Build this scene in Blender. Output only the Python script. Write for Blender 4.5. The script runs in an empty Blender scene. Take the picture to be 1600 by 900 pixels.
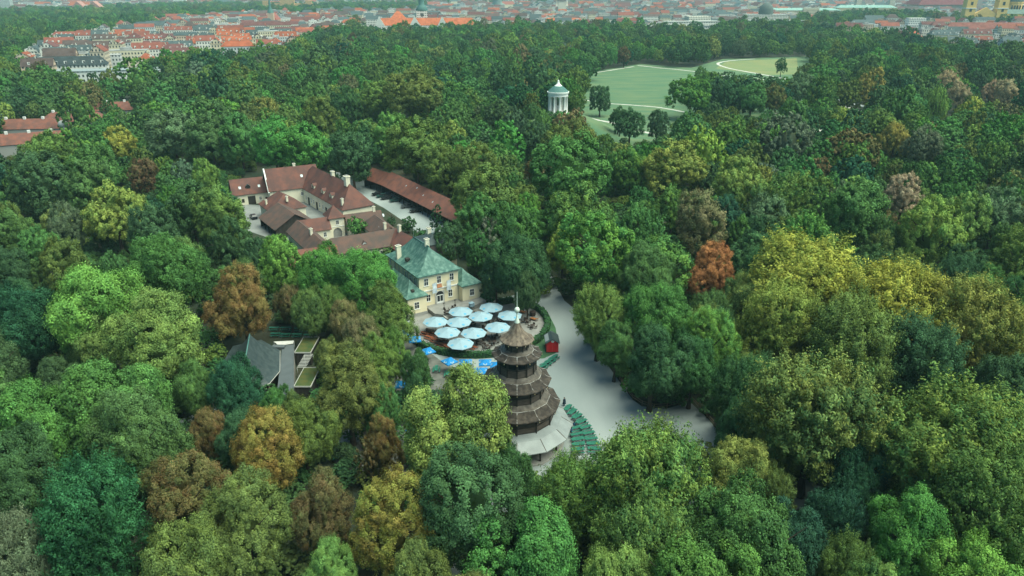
import bpy, math, random
import numpy as np
from mathutils import Vector, Matrix

# ------------------------------------------------------------------ camera, sky, sun, exposure
scene = bpy.context.scene
ROOT = scene.collection
FPX, CAM_H = 1130.0, 72.0                        # focal length in photo pixels, camera height in metres
PITCH = math.atan(470 / FPX)
camd = bpy.data.cameras.new("camera"); cam = bpy.data.objects.new("camera", camd); ROOT.objects.link(cam)
cam.location = (0, 0, CAM_H); cam.rotation_euler = (math.radians(90) - PITCH, 0, 0)
camd.sensor_width = 36; camd.lens = 36 * FPX / 1600; camd.clip_start = 1; camd.clip_end = 40000
scene.camera = cam
HAZE = 0.00009                                     # density of the air
SUN_AZ, SUN_EL = 105, 64                          # degrees clockwise from +Y, degrees up
world = bpy.data.worlds.new("World"); scene.world = world; world.use_nodes = True
wn = world.node_tree.nodes; wl = world.node_tree.links
sky = wn.new('ShaderNodeTexSky'); sky.sky_type = 'NISHITA'; sky.sun_disc = False
sky.sun_elevation = math.radians(SUN_EL); sky.sun_rotation = math.radians(SUN_AZ)
sky.air_density = 1.0; sky.dust_density = 1.5; sky.ozone_density = 1.6
grade = wn.new('ShaderNodeMix'); grade.data_type = 'RGBA'; grade.blend_type = 'MULTIPLY'; grade.inputs[0].default_value = 1
grade.inputs[7].default_value = (0.70, 1.0, 0.86, 1)
wl.new(sky.outputs[0], grade.inputs[6]); wl.new(grade.outputs[2], wn['Background'].inputs[0])
wn['Background'].inputs[1].default_value = 0.105
sund = bpy.data.lights.new("sun", 'SUN'); sun = bpy.data.objects.new("sun", sund); ROOT.objects.link(sun)
sund.energy = 3.9; sund.angle = math.radians(62); sund.color = (0.97, 1.0, 0.79)
sdir = Vector((math.sin(math.radians(SUN_AZ)) * math.cos(math.radians(SUN_EL)), math.cos(math.radians(SUN_AZ)) * math.cos(math.radians(SUN_EL)), math.sin(math.radians(SUN_EL))))
sun.rotation_euler = (-sdir).to_track_quat('-Z', 'Y').to_euler(); sun.location = sdir * 300
vs = scene.view_settings; vs.view_transform = 'Standard'; vs.look = 'None'; vs.exposure = 0.76; vs.gamma = 1; vs.use_curve_mapping = False
cy = scene.cycles
cy.max_bounces = 5; cy.diffuse_bounces = 2; cy.glossy_bounces = 2; cy.transmission_bounces = 3; cy.volume_bounces = 0; cy.transparent_max_bounces = 4
cy.use_denoising = True; cy.caustics_reflective = False; cy.caustics_refractive = False
cy.use_adaptive_sampling = True; cy.adaptive_threshold = 0.02

# ------------------------------------------------------------------ helpers
cp_, sp_ = math.cos(PITCH), math.sin(PITCH)
def at(px, py, z=0.0):
    """Where the sight line through a photo pixel meets the height z (survey of the place)."""
    u, v = (px - 800) / FPX, (450 - py) / FPX
    d = (u, cp_ + sp_ * v, -sp_ + cp_ * v); t = (z - CAM_H) / d[2]
    return Vector((d[0] * t, d[1] * t, z))
def proj(x, y, z):
    z = z - CAM_H; dep = y * cp_ - z * sp_; up = y * sp_ + z * cp_
    return 800 + FPX * x / dep, 450 - FPX * up / dep, FPX / dep

def tag(o, label=None, cat=None, group=None, kind=None):
    if label: o['label'] = label
    if cat: o['category'] = cat
    if group: o['group'] = group
    if kind: o['kind'] = kind
    return o
def link(o, parent=None):
    ROOT.objects.link(o)
    if parent is not None: o.parent = parent
    return o
def empty(name, loc=(0, 0, 0), rz=0.0):
    o = bpy.data.objects.new(name, None); o.location = loc; o.rotation_euler = (0, 0, rz); o.empty_display_size = 0.3
    return link(o)
def copy_tree(o, parent=None):
    c = o.copy(); ROOT.objects.link(c); c.parent = parent
    for k in ('label',):
        if parent is None and k in c: del c[k]
    for ch in list(o.children): copy_tree(ch, c)
    return c

class MB:
    """Collects polygons (with uv in metres for walls) and links them as one mesh."""
    def __init__(s): s.v = []; s.f = []; s.m = []; s.uv = []; s.smooth = []
    def face(s, pts, mi=0, uv=None, smooth=False):
        b = len(s.v); s.v += [tuple(p) for p in pts]; s.f.append(tuple(range(b, b + len(pts)))); s.m.append(mi)
        s.uv.append(uv or [(0, 0)] * len(pts)); s.smooth.append(smooth)
    def wall(s, p, q, z0, z1, mi=0, u0=0.0):
        L = math.hypot(q[0] - p[0], q[1] - p[1])
        s.face([(p[0], p[1], z0), (q[0], q[1], z0), (q[0], q[1], z1), (p[0], p[1], z1)], mi, [(u0, z0), (u0 + L, z0), (u0 + L, z1), (u0, z1)])
        return u0 + L
    def box(s, x0, x1, y0, y1, z0, z1, mi=0, bottom=True):
        c = [(x0, y0), (x1, y0), (x1, y1), (x0, y1)]; u = 0
        for i in range(4): u = s.wall(c[i], c[(i + 1) % 4], z0, z1, mi, u)
        s.face([(x, y, z1) for x, y in c], mi)
        if bottom: s.face([(x, y, z0) for x, y in reversed(c)], mi)
    def prism(s, pts, z0, z1, mi=0, top=True, bottom=False):
        n = len(pts); u = 0
        for i in range(n): u = s.wall(pts[i], pts[(i + 1) % n], z0, z1, mi, u)
        if top: s.face([(x, y, z1) for x, y in pts], mi)
        if bottom: s.face([(x, y, z0) for x, y in reversed(pts)], mi)
    def loft(s, rings, mi=0, closed=True, cap0=False, cap1=False, smooth=False):
        n = len(rings[0])
        for a, b in zip(rings, rings[1:]):
            for i in range(n if closed else n - 1):
                j = (i + 1) % n; s.face([a[i], a[j], b[j], b[i]], mi, smooth=smooth)
        if cap0: s.face(list(reversed(rings[0])), mi)
        if cap1: s.face(rings[-1], mi)
    def tube(s, p, q, r0, r1=None, n=8, mi=0, caps=True):
        r1 = r0 if r1 is None else r1; p, q = Vector(p), Vector(q); d = (q - p).normalized()
        a = d.orthogonal().normalized(); b = d.cross(a)
        rg = lambda c, r: [tuple(c + a * (r * math.cos(2 * math.pi * i / n)) + b * (r * math.sin(2 * math.pi * i / n))) for i in range(n)]
        s.loft([rg(p, r0), rg(q, r1)], mi, cap0=caps, cap1=caps, smooth=n > 6)
    def lathe(s, prof, n=16, mi=0, c=(0, 0), smooth=True, a0=0.0):
        rings = [[(c[0] + r * math.cos(a0 + 2 * math.pi * i / n), c[1] + r * math.sin(a0 + 2 * math.pi * i / n), z) for i in range(n)] for r, z in prof]
        s.loft(rings, mi, smooth=smooth)
    def build(s, name, mats, parent=None, loc=None):
        me = bpy.data.meshes.new(name); me.from_pydata(s.v, [], s.f)
        for m in (mats if isinstance(mats, (list, tuple)) else [mats]): me.materials.append(m)
        me.polygons.foreach_set('material_index', s.m); me.polygons.foreach_set('use_smooth', s.smooth)
        uvl = me.uv_layers.new(name='uv'); uvl.data.foreach_set('uv', [c for f in s.uv for p in f for c in p])
        if any(s.smooth):
            import bmesh
            bm = bmesh.new(); bm.from_mesh(me); bmesh.ops.remove_doubles(bm, verts=bm.verts, dist=1e-4); bm.to_mesh(me); bm.free()
        me.update()
        o = bpy.data.objects.new(name, me)
        if loc is not None: o.location = loc
        return link(o, parent)

# ------------------------------------------------------------------ materials
def mat(name, col, rough=0.85, metal=0.0, noise=0.0, scale=1.0, col2=None, stretch=(1, 1, 1), spec=0.3, detail=5.0, lo=0.35, hi=0.65, bump=0.0, coat=0.0):
    m = bpy.data.materials.new(name); m.use_nodes = True; n = m.node_tree.nodes; l = m.node_tree.links; b = n['Principled BSDF']
    b.inputs['Base Color'].default_value = (*col, 1); b.inputs['Roughness'].default_value = rough; b.inputs['Metallic'].default_value = metal
    b.inputs['Specular IOR Level'].default_value = spec; b.inputs['Coat Weight'].default_value = coat
    if col2 is None and noise: col2 = tuple(c * (1 - noise) for c in col)
    if col2 is not None:
        tc = n.new('ShaderNodeTexCoord'); mp = n.new('ShaderNodeMapping'); mp.inputs['Scale'].default_value = stretch
        nz = n.new('ShaderNodeTexNoise'); nz.inputs['Scale'].default_value = scale; nz.inputs['Detail'].default_value = detail
        rp = n.new('ShaderNodeValToRGB'); rp.color_ramp.elements[0].position = lo; rp.color_ramp.elements[1].position = hi
        rp.color_ramp.elements[0].color = (*col, 1); rp.color_ramp.elements[1].color = (*col2, 1)
        l.new(tc.outputs['Object'], mp.inputs[0]); l.new(mp.outputs[0], nz.inputs['Vector']); l.new(nz.outputs[0], rp.inputs[0]); l.new(rp.outputs[0], b.inputs['Base Color'])
        if bump:
            bp = n.new('ShaderNodeBump'); bp.inputs['Strength'].default_value = bump; bp.inputs['Distance'].default_value = 0.05
            l.new(nz.outputs[0], bp.inputs['Height']); l.new(bp.outputs[0], b.inputs['Normal'])
    return m

def leaf_material():
    """Foliage: two tints carried by each tree, blended clump by clump, with leaf-to-leaf variation."""
    m = bpy.data.materials.new("foliage"); m.use_nodes = True; n = m.node_tree.nodes; l = m.node_tree.links; n.clear()
    out = n.new('ShaderNodeOutputMaterial')
    t1 = n.new('ShaderNodeAttribute'); t1.attribute_type = 'INSTANCER'; t1.attribute_name = 'tint'
    t2 = n.new('ShaderNodeAttribute'); t2.attribute_type = 'INSTANCER'; t2.attribute_name = 'tint2'
    lf = n.new('ShaderNodeAttribute'); lf.attribute_type = 'GEOMETRY'; lf.attribute_name = 'leaf'
    sep = n.new('ShaderNodeSeparateColor'); l.new(lf.outputs['Color'], sep.inputs[0])
    mx = n.new('ShaderNodeMix'); mx.data_type = 'RGBA'; l.new(sep.outputs[1], mx.inputs[0]); l.new(t1.outputs['Color'], mx.inputs[6]); l.new(t2.outputs['Color'], mx.inputs[7])
    vm = n.new('ShaderNodeVectorMath'); vm.operation = 'SCALE'; l.new(mx.outputs[2], vm.inputs[0]); l.new(sep.outputs[0], vm.inputs['Scale'])
    d = n.new('ShaderNodeBsdfDiffuse'); l.new(vm.outputs[0], d.inputs[0])
    tr = n.new('ShaderNodeBsdfTranslucent'); l.new(vm.outputs[0], tr.inputs[0])
    ms = n.new('ShaderNodeMixShader'); ms.inputs[0].default_value = 0.13; l.new(d.outputs[0], ms.inputs[1]); l.new(tr.outputs[0], ms.inputs[2])
    l.new(ms.outputs[0], out.inputs[0])
    return m
LEAF = leaf_material()
BARK = mat("bark", (0.07, 0.055, 0.04), 0.9, noise=0.5, scale=3, stretch=(1, 1, 0.2))

# ------------------------------------------------------------------ tree crowns
def crown_mesh(name, seed, kind='round', leaves=12000, size=0.42, R=5.5, asp=1.0, var=1.0, nv_=0.30, upw=0.20, tl=26, ts=1.45):
    """One crown of leaf-sized quads: boughs on a shell, tufts on the boughs, leaves on the tufts."""
    rg = np.random.default_rng(seed)
    nb = {'round': 17, 'spray': 19, 'tall': 24, 'column': 16, 'conifer': 46, 'willow': 30, 'low': 13}[kind]
    g = np.pi * (3 - 5 ** 0.5); k = np.arange(nb) + 0.5
    cz = 1 - 1.62 * k / nb; th = g * k + rg.uniform(0, 6.3)
    d = np.stack([np.sqrt(np.clip(1 - cz ** 2, 0, 1)) * np.cos(th), np.sqrt(np.clip(1 - cz ** 2, 0, 1)) * np.sin(th), cz], 1)
    d += rg.normal(0, 0.17, d.shape); d /= np.linalg.norm(d, axis=1)[:, None]
    # uneven outline: a few low-frequency lumps in the shell radius
    lump = np.ones(nb); 
    for _ in range(5):
        q = rg.normal(size=3); q /= np.linalg.norm(q); lump += 0.24 * rg.uniform(-1, 1) * np.clip(d @ q, 0, 1) ** 2 * 2
    rad = 0.64 * lump * rg.uniform(0.78, 1.16, nb); br = rg.uniform(0.26, 0.44, nb)
    c = d * rad[:, None]
    if kind == 'tall': c[:, :2] *= (1.0 - 0.28 * np.clip(c[:, 2:3], -1, 1)); br *= 0.82
    if kind == 'column': br *= 0.9
    if kind == 'conifer': c[:, :2] *= np.clip(0.62 - 0.55 * c[:, 2:3], 0.08, 1.1); br *= 0.62
    if kind == 'spray': br *= rg.uniform(0.8, 1.1, nb)
    if kind == 'low': br *= 1.1
    if kind not in ('conifer', 'willow'):                  # smaller cushions on every bough
        cs, bs = [c], [br]
        for i in range(nb):
            o = c[i] / (np.linalg.norm(c[i]) + 1e-6); q = rg.normal(size=(9, 3)) + o * 0.9 + np.array([0, 0, 0.3]); q /= np.linalg.norm(q, axis=1)[:, None]
            cs.append(c[i] + q * br[i] * rg.uniform(0.62, 0.95, 9)[:, None]); bs.append(br[i] * rg.uniform(0.36, 0.62, 9))
        c = np.concatenate(cs); br = np.concatenate(bs)
    inner = rg.normal(0, 0.22, (8, 3)); c = np.concatenate([c, inner]); br = np.concatenate([br, np.full(8, 0.42)]); nb = len(c)
    nt = max(5, int(leaves / (nb if nb < 60 else nb * 0.42) / tl)); P = []; N = []; TB = []; bid = []
    for i in range(nb):
        o = c[i] / (np.linalg.norm(c[i]) + 1e-6)
        m = int(nt * (br[i] / 0.32) ** 2 * 1.9)
        t = rg.normal(size=(max(4, m), 3)); t /= np.linalg.norm(t, axis=1)[:, None]
        keep = (t @ o > -0.35) & (t[:, 2] > -0.75); t = t[keep]
        rr = br[i] * rg.uniform(0.84, 1.08, len(t))
        p = c[i] + t * rr[:, None]
        dd = np.linalg.norm(p[:, None, :] - c[None], axis=2) / br[None]; dd[:, i] = 9
        ok = dd.min(1) > 0.86
        P.append(p[ok]); N.append(t[ok] * 0.8 + o * 0.35); bid.append(np.full(ok.sum(), i)); 
    P = np.concatenate(P); N = np.concatenate(N); bid = np.concatenate(bid); N /= np.linalg.norm(N, axis=1)[:, None]
    per = max(5, int(leaves / len(P))); T = np.repeat(np.arange(len(P)), per); n = len(T)
    tr = {'spray': 0.085, 'tall': 0.075, 'willow': 0.07, 'conifer': 0.06}.get(kind, 0.085) * ts * rg.uniform(0.6, 1.45, len(P))[T]
    off = rg.normal(0, 1, (n, 3)); off /= np.linalg.norm(off, axis=1)[:, None]; off *= (rg.uniform(0, 1, n) ** 0.5 * tr)[:, None]
    nrm = N[T]; odir = off / (np.linalg.norm(off, axis=1)[:, None] + 1e-9)
    if kind == 'spray':                                    # sprays reach outwards and up
        s = rg.uniform(-0.3, 1.5, n); axis = nrm * 0.75 + np.array([0, 0, 0.45]) + rg.normal(0, 0.25, (len(P), 3))[T]
        off = off * 0.65 + axis * (s * tr * 1.3)[:, None]
    elif kind == 'willow':
        s = rg.uniform(0, 1, n); off = off * 0.5 + np.array([0, 0, -1.0]) * (s * 0.34)[:, None] + nrm * (0.06 * (1 - s))[:, None]
    elif kind == 'conifer':
        s = rg.uniform(-0.4, 1.4, n); off = off * 0.6 + (nrm * np.array([1, 1, 0.2])) * (s * 0.10)[:, None]
    else:                                                  # domed tufts, like small cushions
        off = off * 0.8 + nrm * ((rg.uniform(0, 1, n) - 0.4) * tr * 0.6)[:, None]
    pos = P[T] + off; pos /= np.percentile(np.linalg.norm(pos, axis=1), 90) if kind not in ('conifer',) else 1.0; pos[:, 2] *= asp
    pos *= R
    ln = nrm * 0.55 + odir * 0.55 + np.array([0, 0, upw]) + rg.normal(0, nv_, (n, 3))
    if kind == 'willow': ln = nrm * 0.9 + rg.normal(0, 0.4, (n, 3))
    ln /= np.linalg.norm(ln, axis=1)[:, None]
    a = np.cross(ln, rg.normal(size=(n, 3))); a /= np.linalg.norm(a, axis=1)[:, None]; b = np.cross(ln, a)
    sz = size * rg.uniform(0.55, 1.25, n)
    if kind == 'willow': 
        a = np.cross(ln, [0, 0, 1.0]) ; a /= np.linalg.norm(a, axis=1)[:, None] + 1e-9; b = np.cross(ln, a)
    wx, wy = (0.5, 0.36) if kind in ('round', 'low', 'tall', 'column') else (0.3, 0.62)
    A = a * (sz * wx)[:, None]; B = b * (sz * wy)[:, None]
    V = np.stack([pos - B, pos + A * 0.9 + B * 0.1 + ln * (sz * 0.08)[:, None], pos + B, pos - A * 0.9 + B * 0.1 + ln * (sz * 0.08)[:, None]], 1).reshape(-1, 3)
    bri = 1.28 * np.clip(rg.normal(1.0, 0.08 * var, n) * rg.normal(1.0, 0.20 * var, len(P))[T] * rg.normal(1.0, 0.13, nb)[bid][T], 0.4, 1.9)
    bm = np.clip(rg.uniform(-0.25, 1.25, nb), 0, 1)[bid][T] * 0.55 + np.clip(rg.normal(0.35, 0.35, len(P)), 0, 1)[T] * 0.45
    mixv = np.clip(bm + rg.normal(0, 0.12, n), 0, 1)
    col = np.stack([bri, mixv, rg.uniform(0, 1, n), np.ones(n)], 1)
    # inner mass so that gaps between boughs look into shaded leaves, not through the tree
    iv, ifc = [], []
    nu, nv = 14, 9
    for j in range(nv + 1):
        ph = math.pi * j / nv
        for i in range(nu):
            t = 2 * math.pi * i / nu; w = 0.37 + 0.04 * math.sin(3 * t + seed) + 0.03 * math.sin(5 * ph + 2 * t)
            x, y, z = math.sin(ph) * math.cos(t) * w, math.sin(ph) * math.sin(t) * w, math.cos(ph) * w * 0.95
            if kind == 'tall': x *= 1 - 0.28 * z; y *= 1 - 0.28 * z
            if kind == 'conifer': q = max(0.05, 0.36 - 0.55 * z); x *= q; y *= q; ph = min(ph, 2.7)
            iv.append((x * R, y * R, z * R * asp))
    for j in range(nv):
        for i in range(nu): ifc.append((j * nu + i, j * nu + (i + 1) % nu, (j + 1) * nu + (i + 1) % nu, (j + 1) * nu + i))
    iv = np.array(iv); nf = n + len(ifc)
    me = bpy.data.meshes.new(name)
    V = np.concatenate([V, iv]); me.vertices.add(len(V)); me.vertices.foreach_set('co', V.astype(np.float32).ravel())
    li = np.concatenate([np.arange(4 * n), (np.array(ifc) + 4 * n).ravel()]).astype(np.int32)
    me.loops.add(len(li)); me.loops.foreach_set('vertex_index', li)
    me.polygons.add(nf); me.polygons.foreach_set('loop_start', np.arange(0, 4 * nf, 4, dtype=np.int32))
    at_ = me.attributes.new('leaf', 'FLOAT_COLOR', 'FACE')
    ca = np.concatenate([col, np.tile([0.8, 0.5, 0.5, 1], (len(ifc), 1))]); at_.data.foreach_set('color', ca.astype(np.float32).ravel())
    me.materials.append(LEAF); me.update(calc_edges=True); me.validate()
    return me

def trunk_mesh(name, seed, h=10.0, r=0.38, top=4.0):
    rg = random.Random(seed); m = MB(); ring = []
    for k in range(7):
        t = k / 6; z = t * h; rr = r * (1.35 - 0.35 * min(1, t * 5)) * (1 - 0.6 * t) if k else r * 1.5
        cx, cy = 0.18 * math.sin(t * 3 + seed), 0.18 * math.cos(t * 2.3 + seed) - 0.18 * math.cos(seed)
        ring.append([(cx + rr * math.cos(2 * math.pi * i / 8), cy + rr * math.sin(2 * math.pi * i / 8), z) for i in range(8)])
    m.loft(ring, smooth=True, cap1=True)
    for k in range(7):
        a = k * 2.4 + rg.uniform(-.4, .4); z0 = h * rg.uniform(0.45, 0.9); L = top * rg.uniform(0.6, 1.0)
        p = (0, 0, z0); q = (L * 0.55 * math.cos(a), L * 0.55 * math.sin(a), z0 + L * 0.45); e = (L * math.cos(a + .2), L * math.sin(a + .2), z0 + L * 1.05)
        m.tube(p, q, r * 0.42, r * 0.26, 6); m.tube(q, e, r * 0.26, r * 0.08, 6)
    o = m.build(name, BARK); me = o.data; bpy.data.objects.remove(o); return me

# ------------------------------------------------------------------ materials of the place
GRASS = mat("meadow_grass", (0.060, 0.135, 0.072), 0.95, col2=(0.11, 0.165, 0.08), scale=0.04, detail=8, stretch=(1, 3, 1))
DRYGRASS = mat("dry_grass", (0.20, 0.21, 0.09), 0.95, col2=(0.14, 0.19, 0.08), scale=0.03, detail=8)
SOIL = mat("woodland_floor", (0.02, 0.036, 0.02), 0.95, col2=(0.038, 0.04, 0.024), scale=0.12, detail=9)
GRAVEL = mat("gravel", (0.20, 0.232, 0.232), 0.95, col2=(0.275, 0.305, 0.302), scale=0.09, detail=10, stretch=(1, 0.35, 1))
PATHM = mat("pale_path", (0.52, 0.50, 0.46), 0.95, noise=0.15, scale=0.3)
YARD = mat("yard_paving", (0.17, 0.18, 0.178), 0.9, col2=(0.225, 0.235, 0.23), scale=0.25, detail=8)
FLAG = mat("terrace_paving", (0.18, 0.178, 0.168), 0.9, col2=(0.24, 0.235, 0.225), scale=0.6, detail=8)
CREAM = mat("cream_render", (0.84, 0.73, 0.51), 0.9, col2=(0.77, 0.66, 0.45), scale=0.5, detail=8)
CREAM2 = mat("pale_render", (0.80, 0.74, 0.58), 0.9, col2=(0.70, 0.64, 0.50), scale=0.4, detail=8)
PLINTH = mat("plinth_stone", (0.33, 0.32, 0.30), 0.9, noise=0.2, scale=1.2)
STONE = mat("pale_stone", (0.50, 0.49, 0.46), 0.85, noise=0.15, scale=2)
WHITE = mat("white_paint", (0.78, 0.77, 0.74), 0.6)
PANE = mat("window_glass", (0.02, 0.025, 0.03), 0.12, spec=0.5)
DARK = mat("dark_timber", (0.045, 0.04, 0.035), 0.8, noise=0.4, scale=2, stretch=(1, 1, 0.2))
COPPER = mat("patinated_copper", (0.042, 0.112, 0.094), 0.65, col2=(0.15, 0.26, 0.22), scale=1.1, stretch=(1, 1, 0.12), detail=8, lo=0.42, hi=0.78)
COPPERB = mat("green_copper_sheet", (0.045, 0.125, 0.115), 0.7, col2=(0.075, 0.17, 0.155), scale=1.5)
SLATE = mat("dark_slate", (0.028, 0.044, 0.048), 0.55, col2=(0.05, 0.068, 0.07), scale=1.0)
TILE = mat("brown_red_tiles", (0.092, 0.046, 0.041), 0.8, col2=(0.19, 0.07, 0.05), scale=0.35, detail=10, lo=0.4, hi=0.8)
TILE2 = mat("weathered_grey_brown_tiles", (0.07, 0.055, 0.05), 0.85, col2=(0.12, 0.068, 0.055), scale=0.4, detail=10)
TILE3 = mat("orange_red_tiles", (0.115, 0.055, 0.046), 0.85, col2=(0.20, 0.075, 0.053), scale=0.4, detail=10)
SHINGLE = mat("weathered_shingles", (0.026, 0.021, 0.018), 0.85, col2=(0.078, 0.062, 0.05), scale=1.6, detail=10, stretch=(1, 1, 0.25), lo=0.4, hi=0.75)
SHINGLET = mat("bleached_shingles", (0.075, 0.055, 0.044), 0.85, col2=(0.21, 0.165, 0.125), scale=2.2, detail=9, stretch=(1, 1, 0.15), lo=0.35, hi=0.7)
TINP = mat("worn_tin", (0.14, 0.12, 0.10), 0.6, col2=(0.06, 0.05, 0.042), scale=1.0, detail=8)
TINW = mat("pale_tin_roof", (0.235, 0.262, 0.265), 0.5, col2=(0.18, 0.20, 0.205), scale=0.5, detail=8)
FLASH = mat("white_flashing", (0.42, 0.41, 0.39), 0.6, col2=(0.08, 0.07, 0.06), scale=1.4, detail=6, lo=0.4, hi=0.6)
WOODP = mat("tower_boards", (0.075, 0.06, 0.05), 0.85, col2=(0.12, 0.095, 0.08), scale=1.2, stretch=(1, 1, 4))
GOLD = mat("gilt", (0.62, 0.50, 0.28), 0.4, metal=0.5)
PALEG = mat("pale_green_finial", (0.62, 0.68, 0.60), 0.5)
STEEL = mat("grey_metal", (0.35, 0.36, 0.36), 0.45, metal=0.6)
GREENP = mat("bench_green", (0.022, 0.16, 0.11), 0.7, noise=0.5, scale=1.2)
BROWNF = mat("dark_rattan", (0.05, 0.035, 0.03), 0.7, noise=0.3, scale=6)
ORANGEW = mat("orange_wood", (0.34, 0.13, 0.045), 0.6, noise=0.25, scale=3, stretch=(6, 1, 1))
REDW = mat("red_brown_wood", (0.25, 0.075, 0.035), 0.6, noise=0.3, scale=3, stretch=(6, 1, 1))
CANVAS = mat("white_canvas", (0.25, 0.36, 0.425), 0.85, noise=0.05, scale=1)
BLUEC = mat("blue_canvas", (0.008, 0.19, 0.48), 0.8, noise=0.12, scale=1)
LOGOB = mat("logo_blue", (0.04, 0.32, 0.55), 0.7)
REDP = mat("red_boards", (0.66, 0.02, 0.025), 0.6, noise=0.2, scale=3, stretch=(8, 8, 1))
HEDGEM = mat("hedge_core", (0.018, 0.05, 0.025), 0.95)
MOSS = mat("roof_moss", (0.035, 0.065, 0.02), 0.95, col2=(0.085, 0.085, 0.022), scale=0.6, detail=8)
DECK = mat("grey_roof_felt", (0.085, 0.10, 0.108), 0.8, noise=0.12, scale=0.6)
CARD = [mat("car_black", (0.012, 0.014, 0.016), 0.25, spec=0.5, coat=0.6), mat("car_grey", (0.09, 0.10, 0.11), 0.3, metal=0.4, coat=0.6), mat("car_silver", (0.45, 0.46, 0.47), 0.3, metal=0.4, coat=0.6), mat("car_green", (0.015, 0.05, 0.045), 0.3, coat=0.6)]
RUBBER = mat("rubber", (0.015, 0.015, 0.015), 0.9)
SKIN = mat("skin", (0.45, 0.27, 0.2), 0.6)
CLOTHS = [mat("navy_cloth", (0.012, 0.03, 0.05), 0.9), mat("blue_cloth", (0.03, 0.10, 0.20), 0.9), mat("white_cloth", (0.6, 0.6, 0.6), 0.9)]
TROUS = mat("dark_trousers", (0.015, 0.02, 0.03), 0.9)
HAIR = mat("brown_hair", (0.03, 0.02, 0.012), 0.7)
BANNER = mat("pale_blue_banner", (0.50, 0.62, 0.72), 0.85, col2=(0.72, 0.75, 0.77), scale=1.3)
CREST = mat("orange_crest", (0.55, 0.24, 0.13), 0.6)

# ------------------------------------------------------------------ ground, hill, roads, meadows
HX, HY, HH, HR = 23.6, 380.0, 11.3, 44.0          # the temple mound
def gz(x, y):
    r = math.hypot(x - HX, y - HY) / HR
    return HH * (0.5 + 0.5 * math.cos(math.pi * min(1, max(0, (r - 0.16) / 0.84))))
m = MB(); m.face([(-9000, -9000, 0), (9000, -9000, 0), (9000, 9000, 0), (-9000, 9000, 0)]); tag(m.build('ground', SOIL), kind='structure')
m = MB(); rings = [[(HX + HR * t * math.cos(a * math.pi / 16), HY + HR * t * math.sin(a * math.pi / 16), gz(HX + HR * t, HY) + 0.003) for a in range(32)] for t in (1, .9, .8, .7, .6, .5, .4, .3, .2, .15)]
m.loft(rings, cap1=True, smooth=True); tag(m.build('hill', GRASS), kind='structure')
def sheet(name, pix, z, material, pts=None):
    m = MB(); P = pts or [at(x, y, 0) for x, y in pix]; m.face([(p[0], p[1], z) for p in P]); return tag(m.build(name, material), kind='structure')
def ribbon(name, pix, w, z, material):
    Q = [at(x, y, 0) for x, y in pix]; m = MB(); L = []; R = []; P = []; rg = random.Random(len(pix) + int(Q[0].y))
    for i in range(len(Q) - 1):
        p0, p1, p2, p3 = Q[max(i - 1, 0)], Q[i], Q[i + 1], Q[min(i + 2, len(Q) - 1)]
        for k in range(8):
            t = k / 8; P.append(.5 * (2 * p1 + (p2 - p0) * t + (2 * p0 - 5 * p1 + 4 * p2 - p3) * t * t + (3 * p1 - p0 - 3 * p2 + p3) * t ** 3))
    P.append(Q[-1])
    for i, p in enumerate(P):
        d = (P[min(i + 1, len(P) - 1)] - P[max(i - 1, 0)]).normalized(); n = Vector((-d.y, d.x, 0)) * w / 2; L.append(p + n * rg.uniform(.75, 1.2)); R.append(p - n * rg.uniform(.75, 1.2))
    for i in range(len(P) - 1): m.face([(*R[i].xy, z), (*R[i + 1].xy, z), (*L[i + 1].xy, z), (*L[i].xy, z)])
    return tag(m.build(name, material), kind='structure')
road_px = [(832, 360), (845, 360), (858, 420), (870, 448), (882, 470), (907, 490), (914, 515), (942, 560), (972, 602), (988, 624), (1003, 635), (1040, 639), (1078, 628), (1102, 650), (1129, 682), (1160, 720), (1180, 760), (900, 800), (690, 800), (520, 720), (560, 640), (600, 560), (612, 520), (640, 500), (700, 480), (800, 462), (842, 452), (840, 420)]
sheet('gravel_road', road_px, 0.012, GRAVEL)
sheet('beer_garden_ground', [(600, 556), (640, 520), (668, 548), (700, 572), (772, 585), (764, 620), (770, 700), (690, 800), (520, 720), (560, 640)], 0.016, mat('shade_darkened_gravel', (0.075, 0.08, 0.072), .95, col2=(0.15, 0.15, 0.135), scale=.5, detail=9))  # darker gravel colour stands in for the shade around tables and blue parasols
ribbon('path', [(640, 780), (672, 830), (700, 890), (735, 960)], 4.2, 0.020, GRAVEL)
ribbon('path', [(560, 690), (470, 660), (380, 640), (300, 660), (200, 700)], 4.5, 0.022, GRAVEL)
ribbon('path', [(1010, 800), (1240, 780), (1330, 690), (1440, 640), (1540, 610), (1640, 600)], 4, 0.024, GRAVEL)
ribbon('path', [(30, 560), (110, 520), (200, 500), (330, 545)], 6, 0.026, YARD)
sheet('meadow', [(905, 165), (925, 112), (1000, 100), (1080, 106), (1130, 92), (1260, 88), (1300, 110), (1310, 160), (1290, 215), (1200, 215), (1060, 250), (960, 232), (900, 205)], 0.008, GRASS)
sheet('dry_meadow', [(1118, 107), (1135, 96), (1245, 91), (1248, 116), (1200, 117)], 0.014, DRYGRASS)
PW = 4.6
ribbon('path', [(910, 116), (940, 112), (965, 108), (990, 104)], 2.4, 0.02, PATHM)
ribbon('path', [(996, 102), (1030, 106), (1062, 109), (1095, 113), (1130, 118), (1180, 123), (1215, 128), (1240, 130)], 2.6, 0.02, PATHM)
ribbon('path', [(1250, 128), (1200, 118), (1150, 109), (1130, 104), (1122, 99), (1140, 95), (1180, 92)], 3.0, 0.03, PATHM)
ribbon('path', [(900, 154), (945, 161), (985, 164), (1030, 168), (1075, 176)], 2.4, 0.02, PATHM)
ribbon('path', [(905, 180), (932, 187), (965, 194), (1010, 207), (1040, 212)], 2.6, 0.03, PATHM)
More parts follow.
